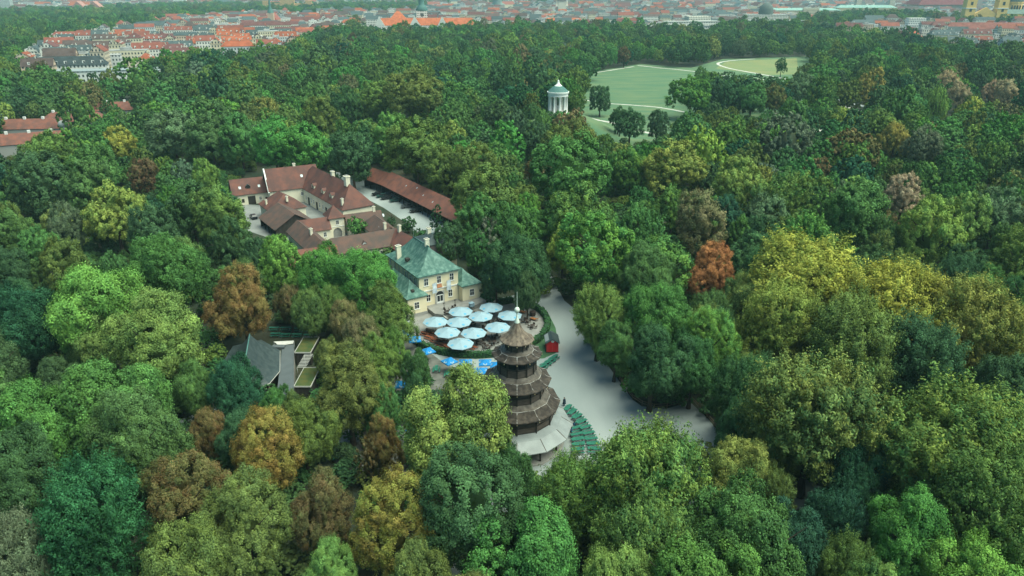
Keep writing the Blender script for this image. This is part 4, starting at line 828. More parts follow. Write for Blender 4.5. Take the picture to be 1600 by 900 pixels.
# ------------------------------------------------------------------ cars
def make_car(i):
    r = empty('parked_car'); m = MB(); prof = [(-2.15, .35), (-2.2, .75), (-1.9, .92), (-1.0, 1.0), (1.6, 1.0), (2.05, .9), (2.15, .35)]
    m.loft([[(x, s * (.88 if .5 < z < 1 else .84), z) for x, z in prof] for s in (-1, 1)]); m.face([(x, -.86, z) for x, z in prof]); m.face([(x, .86, z) for x, z in reversed(prof)])
    m.face([(-.55, -.68, 1.46), (1.15, -.68, 1.46), (1.15, .68, 1.46), (-.55, .68, 1.46)]); m.build('body', CARD[i], r)
    m = MB(); lo_ = [(-1.15, -.8, .98), (1.75, -.8, .98), (1.75, .8, .98), (-1.15, .8, .98)]; hi_ = [(-.55, -.68, 1.45), (1.15, -.68, 1.45), (1.15, .68, 1.45), (-.55, .68, 1.45)]; m.loft([lo_, hi_]); m.build('windows', PANE, r)
    for x in (-1.35, 1.3):
        for s in (-1, 1): k = MB(); k.tube((x, s * .68, .32), (x, s * .89, .32), .32, n=12); w_ = k.build('wheel', RUBBER, r)
    for s in (-1, 1): k = MB(); k.box(-2.22, -2.12, s * .62 - .17, s * .62 + .17, .62, .76); k.build('headlight', WHITE, r)
    return r
cars = [make_car(0), make_car(1), make_car(2), make_car(3)]; seen = [0] * 4; CN = ['black', 'dark grey', 'silver', 'dark green']
for px, py, rz, i, lb in ((590, 303, .45, 0, 'car at the far end of the wagon-shed row'), (597, 306, .45, 3, 'car second in the wagon-shed row'), (604, 309, .45, 0, 'car third in the wagon-shed row, close to the dark green one'), (618, 312.5, .5, 3, 'car half under the wagon shed past the first gap'), (636, 322, .5, 1, 'car under the middle of the wagon shed'), (650, 329, .5, 0, 'car under the wagon shed nearest the lane shrubs'), (396, 338.5, -1.0, 0, 'car in the farm court beside the dark open shed'), (466, 336.5, .5, 2, 'car half hidden behind the hipped barn'), (560, 279, .2, 1, 'car in the deep shade at the far end of the lane')):
    o = cars[i] if not seen[i] else copy_tree(cars[i]); seen[i] = 1; p = at(px, py, .6); o.location = (p.x, p.y, .02); o.rotation_euler = (0, 0, rz); tag(o, CN[i] + ' ' + lb, 'car', 'parked cars at the farm')
for i in range(4):
    if not seen[i]: bpy.data.objects.remove(cars[i])

# ------------------------------------------------------------------ people
def person(px, py, rz, cloth, label, sit=False, coat=False):
    """One continuous skinned figure (legs, trunk, arms, head) with coat and hair as children."""
    p = at(px, py, 0); hz = .46 if sit else .95; V = []; Ed = []; Rr = []
    def v(x, y, z, r): V.append((x, y, z)); Rr.append(r); return len(V) - 1
    pel = v(0, 0, hz, .15); ch = v(0, .02, hz + .42, .17); nk = v(0, 0, hz + .56, .06); hd = v(0, -.01, hz + .70, .095); tp_ = v(0, -.01, hz + .80, .07); Ed += [(pel, ch), (ch, nk), (nk, hd), (hd, tp_)]
    for s in (-1, 1):
        hip = v(s * .1, 0, hz - .06, .10)
        if sit: kn = v(s * .12, -.45, hz + .02, .075); an = v(s * .12, -.45, .08, .05); ft = v(s * .13, -.6, .05, .045)
        else: kn = v(s * .11, -.04 + .05 * s, hz * .52, .07); an = v(s * .11, .04 * s, .08, .045); ft = v(s * .12, -.14 + .04 * s, .05, .04)
        sh = v(s * .2, .02, hz + .44, .07); el = v(s * .27, .03, hz + .18, .05); wr = v(s * .25, -.1, hz - .02, .038); hn = v(s * .25, -.14, hz - .1, .035)
        Ed += [(pel, hip), (hip, kn), (kn, an), (an, ft), (ch, sh), (sh, el), (el, wr), (wr, hn)]
    me = bpy.data.meshes.new('person'); me.from_pydata(V, Ed, []); me.materials.append(TROUS); o = bpy.data.objects.new('person', me); link(o); o.location = (p.x, p.y, .02); o.rotation_euler = (0, 0, rz); tag(o, label, 'person')
    sk = o.modifiers.new('skin', 'SKIN'); 
    for i, d_ in enumerate(me.skin_vertices[0].data): d_.radius = (Rr[i], Rr[i]); d_.use_root = i == 0
    sb = o.modifiers.new('smooth', 'SUBSURF'); sb.levels = sb.render_levels = 1
    m = MB(); lw = .34 if coat else .2; z0 = .45 if coat and not sit else hz - .04
    m.loft([[(q * 1.15 * math.cos(i * math.pi / 5), q * .85 * math.sin(i * math.pi / 5), z) for i in range(10)] for q, z in ((lw, z0), (.2, hz + .1), (.21, hz + .34), (.2, hz + .46), (.09, hz + .55))], smooth=True); m.build('jacket', cloth, o)
    m = MB(); m.lathe([(.102, hz + .62), (.1, hz + .74), (.108, hz + .78), (.08, hz + .86), (0, hz + .89)], 10, c=(0, .015)); m.build('hair', HAIR, o)
    m = MB(); m.lathe([(0, hz + .60), (.075, hz + .63), (.09, hz + .71), (.06, hz + .78), (0, hz + .8)], 10, c=(0, -.045)); m.build('face', SKIN, o)
person(881.5, 634, .6, CLOTHS[0], 'person in a long dark coat standing at the top of the green bench rows', coat=True)
person(897, 668, 2.5, CLOTHS[1], 'person in dark blue sitting at the inner benches by the pale lower roof', sit=True)
person(892.5, 681, -2.0, CLOTHS[1], 'person in blue clothes standing beside the lower eave of the pagoda')

# ------------------------------------------------------------------ layout masks (what the survey shows as open ground or built over)
YY, XX = np.mgrid[0:900, -300:1900]
def mask(polys):
    M = np.zeros(XX.shape, bool)
    for P in polys:
        ins = np.zeros(XX.shape, bool); n = len(P)
        for i in range(n):
            (x0, y0), (x1, y1) = P[i], P[(i + 1) % n]
            if y0 == y1: continue
            c = ((YY >= min(y0, y1)) & (YY < max(y0, y1))); ins ^= c & (XX < x0 + (YY - y0) * (x1 - x0) / (y1 - y0))
        M |= ins
    return M
KEEPS = [
    [(612, 372), (645, 360), (700, 364), (716, 382), (720, 410), (757, 440), (760, 466), (800, 474), (835, 470), (846, 462), (862, 450), (882, 468), (900, 490), (905, 520), (938, 565), (968, 602), (985, 630), (1005, 642), (1040, 644), (1080, 632), (1105, 655), (1118, 680), (1098, 694), (1060, 684), (1000, 668), (940, 684), (905, 712), (850, 718), (796, 704), (758, 655), (752, 600), (700, 585), (650, 545), (640, 505), (648, 495), (634, 460), (618, 440)],
    [(366, 284), (410, 262), (488, 256), (520, 268), (572, 282), (576, 262), (615, 266), (722, 316), (716, 348), (680, 356), (650, 350), (640, 362), (612, 388), (545, 388), (510, 376), (470, 404), (462, 396), (475, 376), (440, 366), (402, 364), (388, 345), (378, 320)],
    [(356, 556), (392, 518), (440, 532), (490, 527), (486, 600), (460, 612), (435, 600), (420, 585)], [(430, 508), (485, 508), (485, 526), (430, 526)],
    [(852, 122), (892, 122), (892, 170), (852, 170)],
    [(948, 114), (1000, 104), (1085, 110), (1060, 128), (1043, 168), (1046, 204), (1000, 218), (955, 212), (928, 204), (930, 190), (945, 165)],
    [(1098, 99), (1130, 94), (1215, 91), (1242, 95), (1240, 110), (1200, 120), (1130, 113)], [(1306, 148), (1340, 152), (1342, 168), (1312, 166)], [(1240, 203), (1288, 200), (1286, 210), (1242, 214)],
    [(0, 214), (50, 208), (70, 214), (40, 236), (0, 248)], [(14, 208), (24, 192), (90, 193), (86, 208)], [(90, 190), (96, 176), (152, 176), (148, 190)], [(182, 168), (188, 156), (218, 155), (214, 168)],
]
KEEP_D = [165, 258, 150, 160, 394, 800, 900, 525, 405, 350, 395, 430, 478]          # trees nearer than this may not cover the patch
KEEP_M = [(mask([P]), d) for P, d in zip(KEEPS, KEEP_D)]
KEEP = mask([P for P, d in zip(KEEPS, KEEP_D) if d != 394])
CITY1 = [(45, 100), (75, 85), (150, 70), (165, 62), (240, 55), (265, 42), (340, 36), (420, 30), (520, 32), (560, 42), (545, 62), (480, 76), (470, 94), (400, 108), (300, 110), (270, 118), (240, 128), (228, 150), (130, 164), (110, 150), (45, 134)]
CITY2 = [(515, 27), (650, 24), (670, 13), (1130, 9), (1900, 6), (1900, 40), (1600, 40), (1500, 40), (1420, 30), (1380, 28), (1300, 32), (1250, 40), (1240, 48), (1130, 48), (1110, 62), (1040, 60), (985, 58), (900, 53), (800, 54), (740, 58), (600, 64), (545, 66), (560, 42)]
CITY3 = [(1305, 64), (1320, 50), (1365, 44), (1440, 48), (1600, 50), (1900, 54), (1900, 100), (1600, 94), (1560, 95), (1480, 90), (1460, 84), (1400, 76)]
CITY4 = [(-300, 24), (0, 22), (125, 23), (170, 17), (300, 12), (470, 15), (520, 10), (650, 11), (670, 3), (-300, 3)]
CITY = mask([CITY1, CITY2, CITY3, CITY4]); RIGHT = mask([CITY3])
FAR = mask([[(-300, 0), (1900, 0), (1900, 7), (670, 7), (670, 3), (-300, 3)]])
MEAD = mask([[(905, 165), (925, 112), (1000, 100), (1080, 106), (1130, 92), (1260, 88), (1290, 112), (1240, 128), (1180, 122), (1110, 122), (1090, 128), (1085, 178), (1040, 214), (960, 220), (905, 200)]])
def look(M, x, y):
    i, j = int(round(y)), int(round(x)) + 300
    return 0 <= i < 900 and 0 <= j < 2200 and bool(M[i, j])

# ------------------------------------------------------------------ tree kinds
ASP = {'round': 1.0, 'spray': 1.0, 'tall': 1.42, 'column': 2.7, 'conifer': 1.9, 'willow': 1.05, 'low': .75}
NEARC = {'round': [crown_mesh('crown', 10 + i, 'round', 84000, .20) for i in range(4)], 'spray': [crown_mesh('crown', 30 + i, 'spray', 76000, .21) for i in range(3)], 'tall': [crown_mesh('crown', 50 + i, 'tall', 88000, .20, asp=1.42) for i in range(3)]}
MIDC = {'round': [crown_mesh('crown', 110 + i, 'round', 30000, .31) for i in range(5)], 'spray': [crown_mesh('crown', 130 + i, 'spray', 28000, .32) for i in range(3)], 'tall': [crown_mesh('crown', 150 + i, 'tall', 32000, .31, asp=1.42) for i in range(3)],
        'column': [crown_mesh('crown', 170, 'column', 9000, .5, asp=2.7)], 'conifer': [crown_mesh('crown', 171 + i, 'conifer', 12000, .42, asp=1.9) for i in range(2)], 'willow': [crown_mesh('crown', 175, 'willow', 14000, .42, asp=1.05)], 'low': [crown_mesh('crown', 177, 'low', 7000, .6, asp=.75)]}
TRUNKS = [trunk_mesh('trunk', i, 11.0, .36, 5.0) for i in range(3)]
PAL = {  # leaf albedo: main tint, second tint, words
    'lime': ((.15, .255, .06), (.10, .20, .055), 'lime green'), 'bright': ((.084, .20, .048), (.06, .155, .045), 'bright green'), 'mid': ((.078, .162, .046), (.057, .125, .044), 'mid green'),
    'dark': ((.042, .095, .042), (.055, .118, .045), 'dark green'), 'teal': ((.024, .08, .044), (.034, .10, .046), 'dark bluish green'), 'olive': ((.118, .17, .042), (.078, .13, .042), 'olive green'),
    'gold': ((.31, .28, .055), (.17, .205, .05), 'golden yellow'), 'ylime': ((.22, .27, .065), (.11, .18, .05), 'yellow-green'), 'brown': ((.125, .078, .038), (.10, .105, .042), 'brown'),
    'rust': ((.32, .18, .065), (.23, .12, .05), 'rust orange'), 'gbrown': ((.165, .11, .04), (.15, .155, .045), 'golden brown'), 'beige': ((.34, .26, .165), (.24, .22, .14), 'pale beige'),
    'grey': ((.11, .15, .085), (.085, .135, .07), 'grey-green'), 'olivebrown': ((.125, .088, .04), (.095, .125, .045), 'olive and brown'), 'ytip': ((.16, .205, .05), (.05, .12, .045), 'yellow-tipped green'), 'gtip': ((.125, .215, .045), (.05, .13, .042), 'light-tipped green'), 'tan': ((.18, .15, .075), (.11, .13, .05), 'tan')}
SHAPE = {'round': ('broadleaf_tree', 'round-crowned tree', 'tree'), 'spray': ('beech_tree', 'feathery-crowned tree', 'tree'), 'tall': ('chestnut_tree', 'tall oval tree', 'tree'), 'column': ('poplar_tree', 'slender columnar tree', 'tree'), 'conifer': ('conifer_tree', 'pointed conifer', 'tree'), 'willow': ('willow_tree', 'drooping tree', 'tree'), 'low': ('shrub', 'low bushy shrub', 'shrub')}
trees = []; rnd = random.Random(11)
def plant(x, y, r, h, kind, pal, label=None):
    asp = ASP[kind]; rv = h / 2 * (.93 if kind != 'low' else 1.0); z0 = gz(x, y); zc = h - rv
    near = proj(x, y, zc)[2] > 6.6 and kind in NEARC
    me = rnd.choice((NEARC if near else MIDC)[kind]); s = r / 5.5; sz = rv / (5.5 * asp) * rnd.uniform(.97, 1.05); a = rnd.uniform(0, 6.28)
    e = empty(SHAPE[kind][0], (x, y, z0)); 
    c = bpy.data.objects.new('crown', me); link(c, e); c.location = (0, 0, zc); c.rotation_euler = (rnd.uniform(-.14, .14), rnd.uniform(-.14, .14), a); c.scale = (s * rnd.uniform(.88, 1.08), s * rnd.uniform(.88, 1.08), sz)
    j = [rnd.uniform(.88, 1.12) for _ in range(3)]; t1, t2, w = PAL[pal]
    c['tint'] = tuple(v * q for v, q in zip(t1, j)); c['tint2'] = tuple(v * q for v, q in zip(t2, j))
    t = bpy.data.objects.new('trunk', rnd.choice(TRUNKS)); link(t, e); k = max(.35, min(1.5, (zc + .2 * rv) / 11)); t.scale = (max(.5, min(1.5, r / 5.5)),) * 2 + (k,); t.rotation_euler = (0, 0, a)
    px, py, q = proj(x, y, z0 + zc); trees.append(dict(rv=rv, o=e, x=x, y=y, r=r, px=px, py=py, w=r * q * 2, kind=kind, pal=pal, label=label, h=h)); tag(e, None, SHAPE[kind][2], 'shrubs' if kind == 'low' else 'park trees')
KV = {'round': 1.0, 'spray': 1.0, 'tall': 1.28, 'column': 2.2, 'conifer': 1.6, 'willow': 1.05, 'low': .85}
def hand(px, py, w, kind, pal, label=None, h=None):
    """Stand a tree so that its crown is w photo pixels wide with its top KV*w/2 above (px, py)."""
    top = py - KV[kind] * w / 2; p = at(px, py, 9.0); z = 9.0
    for _ in range(12):
        q = proj(p.x, p.y, z)[2]; r = w / 2 / q
        hh = h or {'column': 5.6 * r, 'conifer': 4.2 * r, 'low': 1.7 * r}.get(kind, max(4.5, min(24, 6.0 + 1.95 * r)))
        hh = max(hh, 2 * r * ASP[kind] * .98) if kind != 'low' else hh; rv = hh / 2 * (.93 if kind != 'low' else 1.0); z = hh - rv + gz(p.x, p.y)
        th = math.atan2(CAM_H - z, p.y); semi = q * math.hypot(rv * math.cos(th), r * math.sin(th)); p = at(px, top + semi, z)
    plant(p.x, p.y, r, hh, kind, pal, label)
H_ = hand
for a_ in [
    (285, 890, 150, 'round', 'olive'), (515, 892, 85, 'round', 'lime'), (35, 868, 115, 'spray', 'grey', 'pale grey-green feathery tree in the lower corner beside the dark bluish tree'), (150, 806, 175, 'spray', 'teal'),
    (298, 786, 150, 'tall', 'olivebrown', 'broad chestnut with green top and brown lower leaves in front of the golden-brown ones'), (386, 830, 140, 'tall', 'olive'), (502, 808, 108, 'tall', 'brown', 'dark brown tall chestnut between the olive one and the golden-brown one'), (612, 830, 145, 'tall', 'gbrown', 'yellow-topped brown chestnut beside the dark tree below the lime crown'),
    (722, 660, 184, 'round', 'ylime', 'big yellow-green linden crown directly beside the pagoda tower'), (735, 802, 195, 'tall', 'dark'), (803, 738, 84, 'round', 'dark'), (772, 700, 58, 'round', 'mid'), (835, 860, 172, 'round', 'bright', 'bright green rounded crown at the lower edge below the pagoda'),
    (880, 778, 135, 'spray', 'gtip'), (1008, 763, 190, 'spray', 'ytip', 'broad dark tree with yellow sprays below the end of the green bench arc'), (1012, 850, 150, 'spray', 'gtip'), (1146, 732, 105, 'round', 'ylime'), (1165, 847, 175, 'round', 'mid'), (1240, 845, 120, 'round', 'teal'),
    (1090, 928, 190, 'round', 'bright'), (960, 915, 120, 'round', 'lime'), (1212, 765, 65, 'spray', 'olive'), (1268, 652, 205, 'spray', 'ytip'), (1482, 704, 235, 'spray', 'ytip', 'very broad beech of green and yellow sprays near the lower corner opposite the willow'), (1545, 798, 200, 'spray', 'olive'),
    (1422, 838, 135, 'round', 'bright'), (1530, 922, 140, 'round', 'lime'), (1600, 905, 90, 'round', 'lime'), (1305, 800, 84, 'spray', 'teal'), (1310, 872, 84, 'spray', 'olive'), (1165, 610, 110, 'spray', 'dark'), (1150, 655, 70, 'round', 'dark'), (1330, 720, 120, 'round', 'teal'),
    (1262, 458, 190, 'spray', 'gold', 'big golden yellow beech beside the rust orange tree'), (1385, 495, 165, 'spray', 'gold'), (1500, 506, 155, 'spray', 'ylime'), (1330, 540, 150, 'spray', 'olive'), (1215, 505, 120, 'spray', 'ylime'), (1430, 560, 120, 'spray', 'dark'), (1560, 600, 100, 'round', 'dark'),
    (1109, 428, 74, 'tall', 'rust', 'rust orange dying tree, the only one of that colour'), (1112, 546, 98, 'tall', 'gtip'), (1018, 490, 110, 'round', 'mid'), (1022, 553, 112, 'round', 'dark'), (962, 528, 66, 'round', 'mid'), (1082, 560, 86, 'round', 'dark'), (934, 488, 84, 'spray', 'lime', 'bright lime tree leaning over the gravel road opposite the kiosk'), (1005, 425, 88, 'round', 'mid'), (985, 430, 45, 'conifer', 'grey'),
    (928, 392, 135, 'round', 'gtip', 'broad light-topped tree above the road opening behind the lime tree'), (880, 385, 60, 'round', 'ylime'), (815, 408, 92, 'round', 'dark'), (795, 355, 85, 'round', 'mid'), (765, 370, 52, 'conifer', 'grey'), (750, 345, 70, 'tall', 'mid'),
    (885, 274, 142, 'round', 'bright', 'large bright green dome-shaped tree below the temple'), (908, 334, 112, 'round', 'gtip'), (760, 305, 105, 'round', 'olive'), (742, 262, 85, 'round', 'olive'), (700, 262, 75, 'round', 'olive'), (650, 238, 108, 'round', 'olive'), (616, 215, 62, 'tall', 'lime', 'tall lime green tree rising alone behind the long wagon shed'),
    (640, 155, 100, 'round', 'olive'), (590, 160, 70, 'round', 'olive'), (1055, 262, 95, 'round', 'ylime'), (1140, 150, 44, 'round', 'dark'), (1175, 152, 46, 'round', 'mid'), (1120, 140, 40, 'round', 'dark'), (1205, 150, 40, 'round', 'olivebrown'), (1250, 135, 40, 'round', 'grey'), (1155, 280, 78, 'round', 'ylime', 'yellow-green rounded tree standing out in dark woods below the meadow'), (985, 262, 60, 'round', 'gtip'), (1095, 345, 95, 'round', 'tan'), (1050, 320, 70, 'round', 'gtip'),
    (1410, 310, 62, 'tall', 'beige', 'pale pinkish beige tree alone among green crowns'), (1332, 330, 100, 'round', 'mid'), (1508, 338, 75, 'round', 'lime'), (1555, 328, 80, 'round', 'grey'), (1452, 355, 95, 'round', 'ylime'), (1285, 320, 40, 'conifer', 'lime'), (1440, 222, 58, 'round', 'grey'), (1398, 215, 48, 'round', 'gold'),
    (1478, 128, 36, 'round', 'beige'), (1497, 145, 34, 'round', 'beige'), (1548, 140, 32, 'round', 'beige'), (1572, 143, 36, 'round', 'beige'), (1462, 158, 42, 'willow', 'lime', 'pale drooping willow beside the pale beige trees'), (1080, 152, 72, 'round', 'gtip', 'broad golden-green tree at the meadow edge'), (985, 190, 46, 'round', 'dark'), (1028, 190, 36, 'round', 'dark'), (966, 178, 28, 'round', 'dark'),
    (1221, 103, 19, 'tall', 'dark', 'dark lone pointed tree on the dry meadow'), (1053, 138, 16, 'conifer', 'dark', 'small dark conifer at the meadow edge by the golden-green tree'), (832, 212, 22, 'column', 'lime', 'slender pale poplar below the temple'), (975, 88, 22, 'tall', 'brown', 'brown oval tree at the far end of the meadow'), (938, 150, 34, 'round', 'dark'),
    (180, 330, 98, 'round', 'ylime', 'round golden tree among dark crowns beyond the long barracks roofs'), (225, 268, 42, 'round', 'brown'), (188, 218, 50, 'round', 'gold'), (322, 268, 44, 'round', 'lime'), (158, 484, 152, 'round', 'lime', 'big lime green crown, upper of the bright group'), (150, 515, 105, 'round', 'lime'), (250, 525, 140, 'round', 'lime', 'big lime green crown, lower of the bright group'),
    (378, 480, 98, 'tall', 'gbrown', 'tall golden-brown chestnut behind the carousel pavilion'), (452, 468, 50, 'tall', 'brown', 'narrow brown chestnut beside the golden-brown one behind the pavilion'), (436, 404, 72, 'round', 'lime', 'lime green tree in front of the farm court'), (515, 429, 90, 'round', 'bright'), (575, 435, 100, 'round', 'bright', 'bright green crown touching the villa roof'), (485, 478, 62, 'round', 'olive'), (522, 470, 52, 'round', 'olive'),
    (572, 452, 60, 'round', 'tan'), (606, 497, 84, 'tall', 'olive'), (538, 490, 50, 'round', 'tan'), (560, 520, 62, 'round', 'tan'), (545, 616, 122, 'tall', 'olive'), (590, 560, 62, 'tall', 'olive'), (655, 566, 50, 'round', 'dark', 'small dark tree in front of the curved hedge'), (512, 548, 40, 'round', 'olive'),
    (372, 600, 84, 'round', 'teal'), (432, 634, 62, 'round', 'mid'), (460, 638, 50, 'round', 'olive'), (617, 545, 46, 'tall', 'olive'), (648, 605, 40, 'round', 'dark'), (305, 598, 66, 'round', 'mid'), (330, 674, 72, 'tall', 'brown'), (412, 713, 112, 'tall', 'gbrown'), (475, 662, 100, 'round', 'olive'), (600, 692, 70, 'tall', 'gbrown'), (578, 712, 55, 'conifer', 'brown'), (520, 640, 50, 'round', 'dark'), (600, 640, 60, 'tall', 'mid'),
    (165, 628, 160, 'round', 'bright'), (58, 672, 145, 'round', 'bright'), (215, 682, 140, 'round', 'mid'), (30, 735, 130, 'round', 'dark'), (55, 500, 125, 'round', 'teal'), (90, 590, 80, 'round', 'dark'), (255, 422, 130, 'round', 'mid'), (365, 385, 72, 'tall', 'dark'), (402, 392, 40, 'round', 'dark'), (245, 360, 85, 'round', 'dark'), (300, 325, 85, 'round', 'dark'), (345, 335, 85, 'round', 'olive'), (100, 410, 80, 'round', 'olive'), (60, 380, 60, 'round', 'bright'), (20, 360, 70, 'round', 'mid'), (105, 345, 60, 'round', 'grey'), (290, 400, 70, 'round', 'olive'),
    (140, 290, 80, 'round', 'mid'), (60, 290, 110, 'round', 'dark'), (80, 240, 80, 'round', 'olive'), (150, 265, 80, 'round', 'mid'), (270, 215, 90, 'round', 'grey'), (330, 215, 75, 'round', 'mid'), (375, 215, 70, 'round', 'mid'), (430, 230, 80, 'round', 'bright'), (480, 235, 85, 'round', 'bright'), (550, 240, 75, 'round', 'dark'), (500, 190, 60, 'tall', 'olive'), (490, 155, 50, 'round', 'bright'), (545, 165, 45, 'tall', 'dark'), (560, 232, 60, 'round', 'dark'),
    (682, 340, 26, 'conifer', 'teal', 'bluish pointed conifer at the near end of the wagon shed'), (638, 352, 30, 'low', 'dark'), (558, 356, 40, 'low', 'bright', 'bright green bushy tree inside the farm court by the gatehouse arch'), (612, 346, 16, 'low', 'dark'), (700, 372, 55, 'round', 'dark'), (775, 418, 50, 'round', 'dark'), (748, 384, 44, 'round', 'dark'), (660, 372, 34, 'low', 'dark'), (605, 395, 30, 'low', 'mid'),
    (824, 447, 40, 'round', 'dark'), (838, 214, 50, 'round', 'dark'), (908, 214, 56, 'round', 'olive'), (872, 222, 56, 'round', 'olive'), (1034, 618, 42, 'low', 'dark'), (990, 603, 40, 'low', 'mid'), (1063, 614, 44, 'low', 'dark'), (975, 578, 36, 'low', 'mid'), (1110, 632, 44, 'low', 'dark'), (1132, 655, 46, 'low', 'mid'),
]: H_(*a_)
hand_n = len(trees)
# the rest of the nearer wood, filled from the front backwards
INDIV = 322
ZONE = lambda px, py: ({'olive': 5, 'gbrown': 1, 'mid': 5, 'dark': 5, 'bright': 2, 'lime': 1} if px < 700 and py > 450 else {'ytip': 4, 'olive': 3, 'mid': 4, 'dark': 5, 'gtip': 4, 'bright': 1} if px > 1000 and py > 380 else {'mid': 8, 'dark': 5, 'teal': 1.2, 'gtip': 6, 'olive': 5, 'bright': 3, 'grey': 1, 'ylime': 1.2, 'lime': .5, 'tan': .5, 'brown': .35, 'gold': .2})
cells = {}
def near_ok(x, y, r, f=.62):
    for i in range(int(x // 22) - 1, int(x // 22) + 2):
        for j in range(int(y // 22) - 1, int(y // 22) + 2):
            for tx, ty, tr in cells.get((i, j), ()):
                if (tx - x) ** 2 + (ty - y) ** 2 < (f * (tr + r)) ** 2: return False
    return True
def put_cell(x, y, r): cells.setdefault((int(x // 22), int(y // 22)), []).append((x, y, r))
for t in trees: put_cell(t['x'], t['y'], t['r'])
put_cell(TX, TY, 9); put_cell(HX, HY, 13)
def clear(x, y, r, h, asp=1.0):
    bx, by, _ = proj(x, y, gz(x, y))
    if look(KEEP, bx, by) or look(CITY, bx, by) or look(MEAD, bx, by): return False
    rv = h * .47; zc = gz(x, y) + h - rv; cx, cy, q = proj(x, y, zc)
    if not (-280 < cx < 1880 and cy < 1010): return False
    P = [(cx, cy)] + [(cx + .92 * r * q * math.cos(k * math.pi / 6), cy + .92 * rv * q * math.sin(k * math.pi / 6)) for k in range(12)]
    return not any(look(M, u, v) for M, d in KEEP_M if y < d for u, v in P)
shown = [(t['px'], t['py'], t['w'], t['y']) for t in trees]
def hides(x, y, r, h):
    cx, cy, q = proj(x, y, h * .62)
    return any(y < ty - 1 and (cx - tx) ** 2 + ((cy - t_y - .06 * tw)) ** 2 < (.36 * tw + .72 * r * q) ** 2 for tx, t_y, tw, ty in shown)
cand = []
yv = 44.0; R2 = random.Random(5)
while yv < 470:
    half = .71 * (yv * cp_ + 30) + 8; xv = -half
    while xv < half: cand.append((xv + R2.uniform(-2.2, 2.2), yv + R2.uniform(-2.2, 2.2))); xv += 4.4
    yv += 4.4
cand.sort(key=lambda c: c[1] + R2.uniform(0, 14))
filler = []
for x, y in cand:
    r = R2.choice([3.8, 5.0, 6.0, 6.8, 7.6, 8.6]) * (1 if y < 200 else 1.22); kind = R2.choices(['round', 'spray', 'tall'], [6, 3 if x > 15 and y < 190 else .6, 1.2])[0]; h = min(27, 5.0 + 1.7 * r + R2.uniform(-2.5, 3)); h = max(h, 2 * r * ASP[kind])
    if not near_ok(x, y, r, .62 if y < 200 else .76) or not clear(x, y, r, h, ASP[kind]) or hides(x, y, r, h): continue
    put_cell(x, y, r); px, py, q = proj(x, y, h * .7); z = ZONE(px, py); filler.append((x, y, r, h, kind, R2.choices(list(z), list(z.values()))[0]))
nshow = [f for f in filler if -60 < proj(*f[:2], f[3])[0] < 1660]
cut = {id(f) for f in nshow[:INDIV - hand_n]}; stuff_near = []
for f in filler:
    if id(f) in cut: plant(*f)
    else: stuff_near.append(f)

